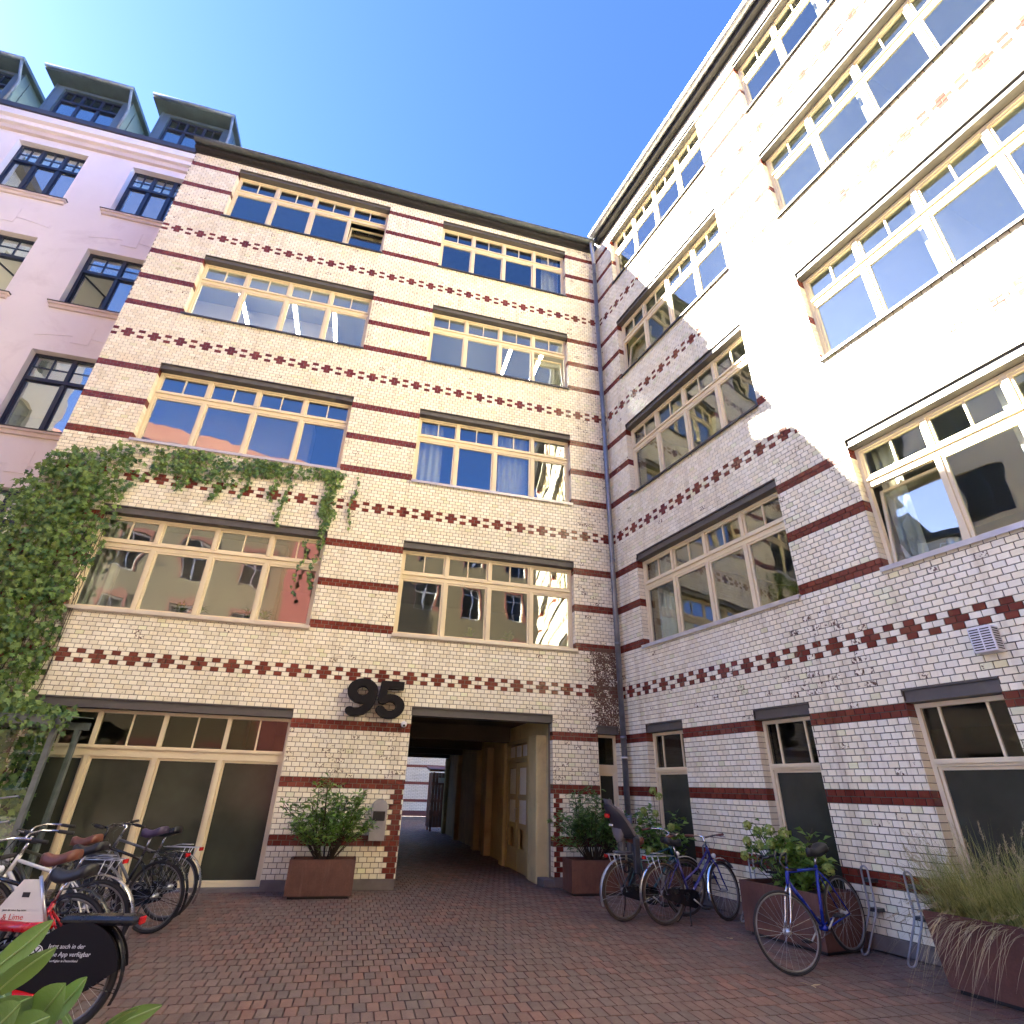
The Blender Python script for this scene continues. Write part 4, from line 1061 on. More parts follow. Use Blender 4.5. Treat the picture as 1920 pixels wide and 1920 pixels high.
for i in range(4200):
    x = rnd.uniform(-0.95, 0.95); y = rnd.uniform(-0.30, 0.28); an = rnd.uniform(0, 2*PI); q = abs(rnd.gauss(0, 0.36))
    ex = 0.6 if (x < -0.6 or y < -0.2) else 0.0
    d = (math.cos(an)*q - (ex*0.4 if x < -0.6 else 0), math.sin(an)*q - (0.25 if y < -0.15 else 0), 1.0)
    blade(gb, (x, y, 0.53), d, rnd.uniform(0.45, 0.95), rnd.uniform(0.004, 0.008), rnd.uniform(0.05, 0.75), 5, (rnd.random()*0.9,)*3+(1,))
for i in range(130):   # dry straw hanging over the near rim
    x = rnd.choice((rnd.uniform(-0.98, -0.2), rnd.uniform(-0.98, 0.9))); d = (rnd.uniform(-0.5, 0.3), -rnd.uniform(0.5, 1.2), rnd.uniform(0.35, 1.0))
    if x < -0.85: d = (-rnd.uniform(0.4, 1.0), rnd.uniform(-0.8, 0.3), rnd.uniform(0.4, 1.0))
    blade(gd, (x, -0.28, 0.54), d, rnd.uniform(0.35, 0.62), rnd.uniform(0.003, 0.007), rnd.uniform(0.9, 1.7), 6, (rnd.uniform(0.3, 1.0),)*3+(1,))
for i in range(230):
    x = rnd.uniform(-0.95, 0.95); y = rnd.uniform(-0.3, 0.25); an = rnd.uniform(0, 2*PI); q = rnd.uniform(0.0, 0.42)
    d = Vector((math.cos(an)*q - (0.25 if x < -0.7 else 0), math.sin(an)*q, 1.0)).normalized(); L = rnd.uniform(0.55, 1.0); sag = rnd.uniform(0.05, 0.5)
    if i % 6 == 0: d = Vector((rnd.uniform(-0.5,0.3), -rnd.uniform(0.4,0.9), 0.8)).normalized(); sag = rnd.uniform(0.5, 0.8)
    tip = blade(gb, (x, y, 0.54), d, L, 0.004, sag, 6, (0.9,)*3+(1,))
    hv = Vector((d.x, d.y, 0)); hv = hv.normalized() if hv.length > 0.02 else Vector((1,0,0))
    ax = (d + hv*sag*0.7 - Vector((0,0,1))*sag*2*0.8).normalized()
    for k in range(46):
        t = rnd.random(); p = tip - ax*0.15*(1-t) + Vector((rnd.gauss(0,1), rnd.gauss(0,1), rnd.gauss(0,1)))*0.007*math.sin(PI*min(1, t*0.9+0.1))
        e = (ax + Vector((rnd.gauss(0,.4), rnd.gauss(0,.4), rnd.gauss(0,.4)))).normalized()*0.024; s = e.cross(Vector((0.2,0.7,0.4))).normalized()*0.0022
        gs.add([p-s, p+s, p+e], [(0,1,2)], (rnd.random(),)*3+(1,))
for mbx, nm, mt in ((gb, 'blades', 'grassb'), (gd, 'dry_blades', 'plume'), (gs, 'plumes', 'plume')):
    o = mbx.build(nm, M[mt], GR); o['kind'] = 'stuff'

# ---------------------------------------------------------------- climbing plant on the left edge of the front wing
IV = empty('climbing_creeper', (-10.9, -0.1, 0)); tag(IV, 'leafy green creeper climbing the brick wing with strands hanging from a window sill', 'creeper')
def inpoly(x, z, P):
    c = False; n = len(P); j = n-1
    for i in range(n):
        if (P[i][1] > z) != (P[j][1] > z) and x < (P[j][0]-P[i][0])*(z-P[i][1])/(P[j][1]-P[i][1]+1e-12)+P[i][0]: c = not c
        j = i
    return c
MAIN = [(-10.38,7.49),(-10.7,7.28),(-11.2,7.15),(-11.45,6.9),(-11.75,6.5),(-11.95,6.2),(-12.1,5.4),(-12.1,2.0),(-11.6,0.9),(-10.5,2.0),(-10.40,2.61),(-10.33,2.95),(-10.25,3.64),(-10.3,4.03),(-10.26,4.58),(-10.14,5.21),(-10.04,5.59),(-10.02,6.06),(-10.06,6.45),(-9.75,6.85),(-9.55,6.95),(-9.6,7.45)]
FR = [(-9.9,7.55),(-9.9,6.95),(-9.2,6.98),(-8.8,6.80),(-8.34,6.80),(-8.1,7.12),(-7.6,7.22),(-6.6,7.30),(-6.2,7.40),(-6.2,7.55)]
lf = MB(); stb = MB(); rnd = random.Random(13)
def ivy_leaf(x, d, z, s):
    n = Vector((rnd.gauss(0,0.35), -1.0, rnd.gauss(0.25,0.4))).normalized(); dr = Vector((rnd.gauss(0,0.5), rnd.gauss(-0.15,0.3), -1.0)); dr = (dr - n*dr.dot(n)).normalized(); sd = n.cross(dr)
    p = Vector((x+10.9, -d+0.1, z)); cv = (min(1, max(0, rnd.gauss(0.45, 0.3))),)*3+(1,)
    # five pointed lobes
    pts = [p, p+sd*s*0.42+dr*s*0.10+n*0.01, p+sd*s*0.22+dr*s*0.34, p+sd*s*0.38+dr*s*0.62-n*0.008, p+sd*s*0.10+dr*s*0.62, p+dr*s*1.05-n*0.015,
           p-sd*s*0.10+dr*s*0.62, p-sd*s*0.38+dr*s*0.62-n*0.008, p-sd*s*0.22+dr*s*0.34, p-sd*s*0.42+dr*s*0.10+n*0.01]
    lf.add(pts, [(0,1,2), (0,2,4), (2,3,4), (0,4,6), (4,5,6), (0,6,8), (6,7,8), (0,8,9)], cv)
cnt = 0
while cnt < 5600:
    x = rnd.uniform(-12.1, -9.5); z = rnd.uniform(0.9, 7.6)
    if not inpoly(x, z, MAIN): continue
    edge = min(1.0, max(0.0, (-10.0 - x)/0.9)); hol = 0.5+0.5*math.sin(x*5.1+z*2.3)*math.sin(z*3.7-x*1.7)
    if rnd.random() > 0.10 + 0.90*edge*(0.30+0.70*hol): continue
    th = 0.04 + 0.34*edge*(0.5+0.5*hol)
    ivy_leaf(x, (0.02 + rnd.random()*th) if x > -11.6 else (rnd.uniform(-0.5, 0.35)), z, rnd.uniform(0.075, 0.145)); cnt += 1
cnt = 0
while cnt < 900:
    x = rnd.uniform(-9.9, -6.2); z = rnd.uniform(6.7, 7.55)
    if not inpoly(x, z, FR): continue
    if rnd.random() > 0.30 + 0.7*max(0, math.sin(x*4.6)): continue
    ivy_leaf(x, 0.015+rnd.random()*0.10, z, rnd.uniform(0.06, 0.115)); cnt += 1
for (xs, z0, z1, w, n) in ((-7.33, 7.5, 6.15, 0.09, 90), (-7.55, 7.5, 6.65, 0.12, 60), (-6.47, 7.5, 6.30, 0.15, 260), (-6.42, 6.7, 5.85, 0.10, 90), (-5.97, 7.5, 6.25, 0.035, 34), (-8.1, 7.4, 6.6, 0.08, 50), (-8.6, 7.3, 6.5, 0.1, 60), (-6.75, 5.95, 4.75, 0.05, 36), (-6.50, 5.95, 4.9, 0.06, 40), (-9.3, 7.3, 6.6, 0.2, 70)):
    pts = []
    for k in range(9):
        t = k/8; pts.append(Vector((xs + 0.05*math.sin(7*t+xs) + 10.9, 0.075, z0+(z1-z0)*t)))
    stb.path(pts, 0.004, 5)
    for k in range(n):
        t = rnd.random(); ivy_leaf(xs + 0.05*math.sin(7*t+xs) + rnd.gauss(0, w*0.6*(1-0.6*t)), 0.015+rnd.random()*0.09, z0+(z1-z0)*t, rnd.uniform(0.055, 0.10))
for k in range(26):   # woody runners
    x = rnd.uniform(-11.5, -10.4); z = rnd.uniform(0.0, 0.4); pts = [Vector((x+10.9, 0.06, z))]
    for s in range(12):
        x += rnd.gauss(0.02, 0.09); x = max(-11.55, min(-10.25, x)); z += rnd.uniform(0.3, 0.62); pts.append(Vector((x+10.9, 0.07, min(z, 7.3))))
    stb.path(pts, 0.006, 5)
stb.build('runners', M['stem'], IV); o = lf.build('foliage', M['leafI'], IV); o['kind'] = 'stuff'

# ---------------------------------------------------------------- glazed shelter at the left
M['shelter'] = simple('galvanised_green_steel', (0.13, 0.15, 0.145), 0.45, 0.3, var=0.25, scale=8)
M['shglass'] = glass_mat('shelter_glass', (0.90, 0.94, 0.92), 0.03)
SH = empty('glass_shelter', (-9.45, -0.95, 0)); tag(SH, 'glazed steel shelter standing in front of the shop window, half covered by creeper', 'shelter')
for (x, y) in ((0, 0), (-2.4, 0), (0, 0.75), (-2.4, 0.75)): MB().box(x-0.035, x+0.035, y-0.035, y+0.035, 0, 2.18).build('post', M['shelter'], SH)
MB().box(-2.5, 0.12, -0.09, -0.03, 2.181, 2.29).build('top_rail', M['shelter'], SH); MB().box(-2.5, 0.12, 0.78, 0.84, 2.181, 2.29).build('top_rail', M['shelter'], SH)
MB().add([(-2.5,-0.1,2.295),(0.12,-0.1,2.295),(0.12,0.85,2.36),(-2.5,0.85,2.36),(-2.5,-0.1,2.31),(0.12,-0.1,2.31),(0.12,0.85,2.375),(-2.5,0.85,2.375)], [(0,3,2,1),(4,5,6,7),(0,1,5,4),(1,2,6,5),(2,3,7,6),(3,0,4,7)]).build('roof_sheet', M['shelter'], SH)
for (a, b) in ((-2.36, -1.22), (-1.18, -0.04)):
    MB().box(a, b, -0.005, 0.005, 0.15, 2.1).build('pane', M['shglass'], SH)
    MB().box(a, b, -0.02, 0.02, 0.08, 0.149).build('bottom_rail', M['shelter'], SH)
MB().box(-1.219, -1.181, -0.025, 0.025, 0.0, 2.18).build('post', M['shelter'], SH)
MB().box(-0.005, 0.005, 0.036, 0.714, 0.15, 2.1).build('pane', M['shglass'], SH)
for zz in (0.95, 1.25): MB().path([(-0.1, -0.03, zz), (-0.1, -0.08, zz+0.02), (-0.42, -0.08, zz-0.03), (-0.42, -0.03, zz-0.05)], 0.012, 8).build('handle', M['zinc'], SH)
SI = empty('creeper', (-10.6, -0.5, 0)); tag(SI, 'creeper trailing over the roof and behind the panes of the glass shelter', 'creeper')
lf2 = MB(); lf_keep = lf; lf = lf2; rnd = random.Random(31)
for k in range(800):
    x = rnd.uniform(-12.2, -9.55); y = rnd.uniform(-1.1, -0.1); z = 2.39 + abs(rnd.gauss(0, 0.11))*(1.0 if x < -9.9 else 0.5)
    if x > -9.9 and rnd.random() < 0.5: continue
    ivy_leaf(x, -y, z, rnd.uniform(0.08, 0.15))
for k in range(2200):
    x = rnd.uniform(-12.0, -9.62); z = rnd.uniform(0.3, 2.15); ivy_leaf(x, rnd.uniform(0.35, 0.8), z, rnd.uniform(0.08, 0.14))
for k in range(160):
    x = rnd.uniform(-12.0, -9.3); ivy_leaf(x, 1.06, 2.35 - abs(rnd.gauss(0, 0.14)), rnd.uniform(0.07, 0.12))
for i in range(len(lf2.v)): v = lf2.v[i]; lf2.v[i] = (v[0]-0.3, v[1]+0.4, v[2])
o = lf2.build('foliage', M['leafI'], SI); o['kind'] = 'stuff'

# ---------------------------------------------------------------- laurel close to the camera
NB = empty('laurel_bush', (-6.75, -9.75, 0)); tag(NB, 'large bright green laurel leaves poking in before the red rental bicycle', 'shrub')
NBL = Vector((-6.75, -9.75, 0))
M['vein'] = simple('leaf_midrib', (0.30, 0.40, 0.14), 0.4)
def big_leaf(p0, p1, W, dist0, dist1, roll, dark=0.0, seed=0):
    a = at(*p0, dist0) - NBL; b = at(*p1, dist1) - NBL; d = (b-a); L = d.length; d.normalize()
    view = CF; s = d.cross(view).normalized(); n = s.cross(d).normalized()
    s2 = s*math.cos(roll) + n*math.sin(roll); n2 = n*math.cos(roll) - s*math.sin(roll)
    vs = []; seg = 9
    for i in range(seg+1):
        t = i/seg; w = W*(math.sin(PI*min(1, t**0.85)))**0.75*0.5 if 0 < t < 1 else 0.0015
        p = a + d*L*t + n2*(0.05*L*math.sin(PI*t))
        for q, k in ((-1, 0.22), (-0.5, 0.07), (0, 0.0), (0.5, 0.07), (1, 0.22)): vs.append(p + s2*w*q + n2*w*k*-1.0 + n2*0.0006*math.sin(11*t)*abs(q))
    fs = []
    for i in range(seg):
        for k in range(4): fs.append((i*5+k, i*5+k+1, i*5+6+k, i*5+5+k))
    mb = MB(); mb.add(vs, fs, ((0.5-dark),)*3+(1,), True); o = mb.build('leaf', M['leafF'], NB)
    vb = MB(); vb.path([Vector(vs[i*5+2]) - n2*0.0012 for i in range(seg+1)], [0.0022]+[0.0016]*(seg-1)+[0.0005], 5); vb.build('midrib', M['vein'], o)
    return a
LV = [((-25,1828),(101,1725),0.042,1.05,1.0,0.3,0), ((-20,1872),(106,1775),0.044,1.0,0.98,-0.35,0), ((48,1935),(124,1843),0.062,0.95,0.93,0.2,0.15), ((86,1915),(164,1832),0.040,0.98,0.98,0.5,0),
      ((-20,1915),(62,1868),0.056,0.95,0.93,-0.2,0.25), ((-30,1945),(40,1880),0.050,0.92,0.9,0.4,0.3), ((138,1928),(106,1884),0.026,1.0,1.02,0.1,0.1), ((196,1930),(304,1885),0.030,1.0,1.02,0.5,0.1), ((190,1934),(262,1888),0.026,1.0,0.98,-0.5,0.2),
      ((20,1940),(95,1905),0.045,0.9,0.88,0.3,0.2), ((60,1960),(150,1925),0.045,0.9,0.9,-0.3,0.3), ((-40,1800),(20,1890),0.05,1.1,1.05,0.5,0.4), ((-60,1850),(-10,1760),0.045,1.1,1.1,0.2,0.3)]
st = MB(); top = Vector((0.0, 0.0, 0.9))
tw = [at(-30, 1990, 0.98) - NBL, at(60, 2010, 0.95) - NBL, at(190, 2030, 1.0) - NBL]
for q in tw: st.path([Vector((q.x*0.5, q.y*0.5, 0)), q*0.6 + Vector((0,0,0.1)), q], [0.014, 0.010, 0.006], 7)
for l in LV:
    a = big_leaf(*l); q = min(tw, key=lambda t: (t-a).length); st.path([q, q.lerp(a, 0.5)+Vector((0,0,0.01)), a], [0.004, 0.003, 0.002], 5)
st.build('stems', M['stem'], NB)

# ---------------------------------------------------------------- curtains behind some panes
M['curtain'] = simple('off_white_curtain', (0.50, 0.47, 0.40), 0.9, var=0.06)
def curtain(label, root_rot, x0, x1, z0, z1, y=0.42, amp=0.03):
    r = empty('curtain', (0, 0, 0), root_rot); tag(r, label, 'curtain', 'curtains behind the office windows')
    n = int((x1-x0)/0.03); vs = []
    for i in range(n+1):
        x = x0 + (x1-x0)*i/n; yy = y + amp*math.sin(i*1.3) + 0.4*amp*math.sin(i*0.47)
        vs += [(x, yy, z0), (x + 0.01*math.sin(i), yy, z1)]
    m2 = len(vs); vs2 = vs + [(v[0], v[1]+0.006, v[2]) for v in vs]
    fs = [(2*i, 2*i+2, 2*i+3, 2*i+1) for i in range(n)] + [(m2+2*i, m2+2*i+1, m2+2*i+3, m2+2*i+2) for i in range(n)]
    MB().add(vs2, fs, None, True).build('cloth', M['curtain'], r)
    MB().path([(x0-0.05, y, z1+0.01), (x1+0.05, y, z1+0.01)], 0.012, 7).build('rail', M['zinc'], r)
zf = lambda k: (54 + 45*(k-1))*c_
curtain('pale curtain in the first pane of the second-floor window over the passage', 0.0, -4.72, -4.15, zf(2)-0.1, zf(2)+2.0)
curtain('pale curtain across the third pane of the second-floor window over the passage', 0.0, -2.75, -2.0, zf(2)-0.1, zf(2)+2.0)
curtain('pale curtain in the last pane of the top window by the downpipe', 0.0, -1.65, -1.1, zf(4)-0.1, zf(4)+2.0)
curtain('pale curtain in the first pane of the first-floor window above the shop', 0.0, -10.35, -9.95, zf(1)-0.1, zf(1)+2.0)
curtain('pale curtain beside the tilted first-floor pane of the side wing', PSI, 5.85, 6.15, zf(1)-0.1, zf(1)+2.0)
curtain('pale curtain in the first pane of the side wing, first floor by the corner', PSI, 0.9, 1.35, zf(1)-0.1, zf(1)+2.0)
# ---------------------------------------------------------------- bicycles (local: x forward, y left, z up, rear contact at origin)
M['rubber'] = simple('tyre_rubber', (0.018, 0.016, 0.016), 0.8, var=0.2, world=False)
M['rubberb'] = simple('brownish_tyre_rubber', (0.045, 0.030, 0.024), 0.8, var=0.2, world=False)
M['chrome'] = simple('chromed_steel', (0.62, 0.62, 0.65), 0.18, 1.0, var=0.08, world=False)
M['alu'] = simple('dull_aluminium', (0.50, 0.50, 0.52), 0.35, 0.9, var=0.1, world=False)
M['bblack'] = simple('black_bicycle_paint', (0.012, 0.012, 0.015), 0.25, var=0.2, world=False)
M['bblue'] = simple('royal_blue_paint', (0.010, 0.030, 0.32), 0.25, var=0.1, world=False)
M['bnavy'] = simple('violet_blue_paint', (0.035, 0.030, 0.16), 0.25, var=0.15, world=False)
M['bteal'] = simple('dark_teal_paint', (0.010, 0.060, 0.085), 0.25, var=0.15, world=False)
M['bolive'] = simple('olive_bicycle_paint', (0.050, 0.048, 0.022), 0.3, var=0.15, world=False)
M['bwhite'] = simple('white_bicycle_paint', (0.62, 0.60, 0.55), 0.25, var=0.06, world=False)
M['bred'] = simple('red_bicycle_paint', (0.42, 0.010, 0.016), 0.28, var=0.08, world=False)
M['bgrey'] = simple('grey_bicycle_paint', (0.10, 0.10, 0.11), 0.3, var=0.1, world=False)
M['leatherb'] = simple('brown_leather', (0.14, 0.045, 0.028), 0.45, var=0.25, world=False)
M['saddleblk'] = simple('black_saddle_cover', (0.012, 0.0115, 0.014), 0.5, var=0.2, world=False)
M['saddlepur'] = simple('violet_saddle_cover', (0.060, 0.040, 0.085), 0.5, var=0.2, world=False)
M['redlens'] = simple('red_reflector', (0.45, 0.012, 0.015), 0.2, var=0.05, world=False)
M['whitelens'] = simple('clear_reflector', (0.70, 0.70, 0.72), 0.15, var=0.05, world=False)
M['greyfab'] = simple('grey_seat_cover', (0.17, 0.15, 0.155), 0.9, var=0.2, world=False, bump=0.3)
M['navyplastic'] = simple('navy_plastic', (0.022, 0.024, 0.036), 0.4, var=0.1, world=False)
M['cork'] = simple('cork_grip', (0.26, 0.13, 0.07), 0.8, var=0.2, world=False)
M['rimalu'] = simple('worn_rim', (0.20, 0.19, 0.19), 0.4, 0.8, var=0.2, world=False)
WHEELS = {}
def wheel_meshes(R, tw, tyre):
    k = (R, tw, tyre)
    if k not in WHEELS:
        t = MB().ring((0,0,0), R-tw, tw, 44, 8).mesh('tyre', M[tyre])
        r = MB().ring((0,0,0), R-2*tw-0.006, 0.010, 44, 6, rx=0.011).mesh('rim', M['rimalu'])
        s = MB(); n = 28; Rr = R-2*tw-0.012
        for i in range(n):
            a = 2*PI*i/n; sg = 1 if i % 2 else -1; a2 = a + (0.9 if (i//2) % 2 else -0.9)
            s.tube((0.022*math.cos(a2), sg*0.028, 0.022*math.sin(a2)), (Rr*math.cos(a), 0, Rr*math.sin(a)), 0.0013, None, 3, False)
        s = s.mesh('spokes', M['alu'])
        h = MB().tube((0,-0.045,0), (0,0.045,0), 0.018, None, 10).tube((0,-0.035,0), (0,-0.028,0), 0.028, None, 12).tube((0,0.028,0), (0,0.035,0), 0.028, None, 12).tube((0,-0.065,0), (0,0.065,0), 0.006, None, 6).mesh('hub', M['alu'])
        WHEELS[k] = (t, r, s, h)
    return WHEELS[k]

def bicycle(label, loc, heading, frame='city', fm='bblack', R=0.345, wb=1.05, lean=0.0, steer=0.0, pitch=0.0, saddle='saddleblk', bar='city', barm='chrome', grip='rubber',
            guard='bblack', rack=True, tyre='rubber', tw=0.019, chaincase=True, stand=None, light=True, sad_z=0.96, group='bicycles parked in the yard', ring_lock=True, forkm=None):
    r = empty('bicycle', loc, heading, lean, pitch); tag(r, label, 'bicycle', group)
    BBk = Vector((0.43, 0, 0.275)); ST = Vector((0.27, 0, 0.72 if frame != 'road' else 0.80)); RA = Vector((0, 0, R)); FA = Vector((wb, 0, R))
    ax = Vector((-math.cos(math.radians(70)), 0, math.sin(math.radians(70))))
    HB = FA + ax*0.40 + Vector((-0.045, 0, 0)); HT = HB + ax*(0.14 if frame != 'road' else 0.13)
    F = M[fm]; t = 0.0155
    mb = MB()
    mb.tube(BBk, ST, t*1.05); mb.tube(HB - ax*0.01, HT + ax*0.01, t*1.25); mb.tube(BBk - Vector((0,0.035,0)), BBk + Vector((0,0.035,0)), 0.024, None, 12)
    if frame in ('diamond', 'road'):
        mb.tube(ST - Vector((0,0,0.03)), HT - ax*0.03, t); mb.tube(BBk, HB + ax*0.015, t*1.15)
    elif frame == 'city':
        mb.path([HB + ax*0.02, HB + Vector((-0.16,0,-0.15)), BBk + Vector((0.03,0,0.05)), BBk], [t*1.3]*4, 10)
        mb.path([HT - ax*0.03, HT + Vector((-0.20,0,-0.24)), BBk.lerp(ST, 0.45)], [t]*3, 8)
    elif frame == 'rental':
        mb.path([HB + ax*0.02, HB + Vector((-0.13,0,-0.16)), BBk + Vector((0.02,0,0.06)), BBk], [0.034, 0.038, 0.036, 0.032], 12)
        mb.path([BBk, BBk.lerp(RA, 0.5) + Vector((0,0,-0.0)), RA], [0.030, 0.028, 0.02], 10)
    for s in (-1, 1):
        o = Vector((0, s*0.055, 0)); mb.path([BBk + Vector((-0.03, s*0.03, 0)), BBk.lerp(RA, 0.4) + Vector((0, s*0.045, 0)), RA + o], 0.009, 7)
        mb.path([ST + Vector((0, s*0.012, -0.05)), ST.lerp(RA, 0.35) + Vector((0, s*0.035, 0)), RA + o], 0.0075, 7)
    mb.build('frame', F, r)
    # front assembly turned about the steering axis
    rot = Matrix.Translation(HB) @ Matrix.Rotation(steer, 4, ax) @ Matrix.Translation(-HB)
    def T(p): return rot @ Vector(p)
    fk = MB()
    for s in (-1, 1):
        fk.path([T(HB + Vector((0, s*0.02, -0.01))), T(HB.lerp(FA, 0.25) + Vector((0, s*0.052, 0))), T(HB.lerp(FA, 0.7) + Vector((-0.01, s*0.055, 0))), T(FA + Vector((0, s*0.055, 0)))], [0.012, 0.012, 0.010, 0.008], 8)
    fk.build('fork', M[forkm] if forkm else F, r)
    q = rot.to_quaternion().to_euler()
    for (c, e) in ((RA, (0,0,0)), (T(FA), q)):
        tm, rm, sm, hm = wheel_meshes(R, tw, tyre)
        w = link('wheel', tm, r, c, e)
        link('rim', rm, w); link('spokes', sm, w)['kind'] = 'stuff'; link('hub', hm, w)
    # saddle with post
    sp = MB().tube(ST, Vector((0.215, 0, sad_z-0.05)), 0.0125, None, 10).mesh('seat_post', M['chrome'])
    link('seat_post', sp, r)
    sv = MB(); n = 10; vs = []; sx = 0.21
    for i in range(n+1):
        tt = i/n; x = sx - 0.135 + 0.275*tt; w = 0.078*(1-tt)**0.75 + 0.022; zz = sad_z + 0.022*math.cos(PI*2*tt*0.8) - (0.02 if tt > 0.9 else 0)
        for a in range(8):
            b = PI*a/7; vs.append((x, w*math.cos(b)*(1 if i not in (0,) else 0.8), zz - 0.05 + 0.058*math.sin(b)**0.6 - (0.02 if a in (0,7) else 0)))
    fs = [tuple(range(7, -1, -1)), tuple(range(n*8, n*8+8))]
    for i in range(n):
        for a in range(8):
            a2 = (a+1) % 8; fs.append((i*8+a, i*8+a2, (i+1)*8+a2, (i+1)*8+a))
    sv.add(vs, fs, None, True); so = sv.build('saddle', M[saddle], r)
    sr = MB()
    for s in (-1, 1): sr.path([(sx-0.11, s*0.03, sad_z-0.035), (sx-0.02, s*0.022, sad_z-0.062), (sx+0.11, s*0.012, sad_z-0.03)], 0.004, 6)
    sr.build('saddle_rails', M['chrome'], so)
    # handlebar
    hb = MB(); SX = HT + ax*0.13
    hb.tube(T(HT), T(SX), 0.0125, None, 10)
    grips = []
    if bar == 'city':
        hb.tube(T(SX), T(SX + Vector((0.05,0,0.02))), 0.012)
        for s in (-1, 1):
            P = [SX + Vector((0.05,0,0.02)), SX + Vector((0.075, s*0.10, 0.045)), SX + Vector((0.04, s*0.22, 0.06)), SX + Vector((-0.06, s*0.285, 0.05)), SX + Vector((-0.20, s*0.30, 0.03))]
            hb.path([T(p) for p in P], 0.0105, 8); grips.append([T(P[3].lerp(P[4], 0.15)), T(P[4] + Vector((-0.015,0,0)))])
    elif bar == 'flat':
        hb.tube(T(SX), T(SX + Vector((0.06,0,0.0))), 0.013)
        for s in (-1, 1):
            P = [SX + Vector((0.06,0,0)), SX + Vector((0.07, s*0.12, 0.02)), SX + Vector((0.02, s*0.31, 0.03))]
            hb.path([T(p) for p in P], 0.0115, 8); grips.append([T(P[1].lerp(P[2], 0.4)), T(P[2] + Vector((-0.003, s*0.01, 0)))])
            hb.path([T(P[1].lerp(P[2], 0.45) + Vector((0.02,0,-0.01))), T(P[1].lerp(P[2], 0.6) + Vector((0.05,0,-0.02))), T(P[2] + Vector((0.055,0,-0.03)))], 0.005, 6)
    else:   # drop bar
        hb.tube(T(SX), T(SX + Vector((0.09,0,0.005))), 0.0135)
        for s in (-1, 1):
            P = [SX + Vector((0.09,0,0.005)), SX + Vector((0.09, s*0.16, 0.005)), SX + Vector((0.105, s*0.195, 0.0)), SX + Vector((0.175, s*0.20, -0.005)), SX + Vector((0.205, s*0.203, -0.06)), SX + Vector((0.175, s*0.206, -0.125)), SX + Vector((0.06, s*0.208, -0.145))]
            hb.path([T(p) for p in P], 0.0135, 8)
            hb.path([T(SX + Vector((0.18, s*0.20, 0.0))), T(SX + Vector((0.215, s*0.20, 0.035))), T(SX + Vector((0.235, s*0.20, -0.02))), T(SX + Vector((0.225, s*0.20, -0.10)))], [0.013, 0.012, 0.007, 0.005], 7)
    ho = hb.build('handlebar', M[barm], r)
    for g in grips: MB().path(g, 0.0165, 9).build('grip', M[grip], ho)
    # mudguards
    if guard:
        def guard_strip(c, a0, a1, TT):
            g = MB(); n = 18; vs = []; R2 = R + 0.028
            for i in range(n+1):
                a = math.radians(a0 + (a1-a0)*i/n)
                for k in range(5):
                    y = (k-2)*0.014; rr = R2 + 0.010*(1-(k-2)**2/4.0); vs.append(TT((c.x + rr*math.cos(a), y, c.z + rr*math.sin(a))))
            fs = [(i*5+k, i*5+k+1, i*5+6+k, i*5+5+k) for i in range(n) for k in range(4)]
            g.add(vs, fs, None, True)
            for s in (-1, 1):
                a = math.radians(a1-12); g.path([TT((c.x, s*0.06, c.z)), TT((c.x + R2*math.cos(a), s*0.026, c.z + R2*math.sin(a)))], 0.0025, 5)
            return g
        guard_strip(RA, 62, 205, lambda p: Vector(p)).build('mudguard', M[guard], r)
        guard_strip(FA, 40, 195, T).build('mudguard', M[guard], r)
    if rack:
        k = MB(); z = 2*R + 0.075
        for s in (-1, 1):
            k.path([(0.20, s*0.03, z), (0.15, s*0.06, z), (-0.22, s*0.06, z), (-0.26, s*0.03, z)], 0.005, 6)
            k.path([(-0.10, s*0.06, z), RA + Vector((0, s*0.062, 0.01))], 0.0045, 6); k.path([(-0.20, s*0.06, z), RA + Vector((0, s*0.062, 0.01))], 0.0045, 6)
        for x in (-0.26, -0.12, 0.02, 0.15): k.path([(x, -0.058, z), (x, 0.058, z)], 0.0045, 6)
        k.path([(0.12,-0.03,z+0.004), (0.0,-0.035,z+0.03), (-0.15,-0.03,z+0.03)], 0.003, 5); k.path([(0.12,0.03,z+0.004), (0.0,0.035,z+0.03), (-0.15,0.03,z+0.03)], 0.003, 5)
        k.build('rack', M['alu'] if guard != 'bblack' else M['bblack'], r)
        MB().bbox(-0.29, -0.265, -0.035, 0.035, z-0.035, z+0.005, 0.004).build('tail_light', M['redlens'], r)
    # drive
    cr = MB(); cr.ring((BBk.x, -0.045, BBk.z), 0.085, 0.005, 24, 6); 
    for a in range(5): an = 2*PI*a/5; cr.tube((BBk.x, -0.045, BBk.z), (BBk.x+0.085*math.cos(an), -0.045, BBk.z+0.085*math.sin(an)), 0.006, None, 5)
    for s, an in ((-1, -0.6), (1, PI-0.6)):
        e = Vector((BBk.x+0.17*math.cos(an), s*0.075, BBk.z+0.17*math.sin(an))); cr.tube((BBk.x, s*0.06, BBk.z), e, 0.010, 0.008, 8)
    co = cr.build('crank', M['alu'], r)
    for s, an in ((-1, -0.6), (1, PI-0.6)):
        e = Vector((BBk.x+0.17*math.cos(an), s*0.12, BBk.z+0.17*math.sin(an))); MB().bbox(e.x-0.045, e.x+0.045, e.y-0.045, e.y+0.045, e.z-0.012, e.z+0.012, 0.004).build('pedal', M['rubber'], co)
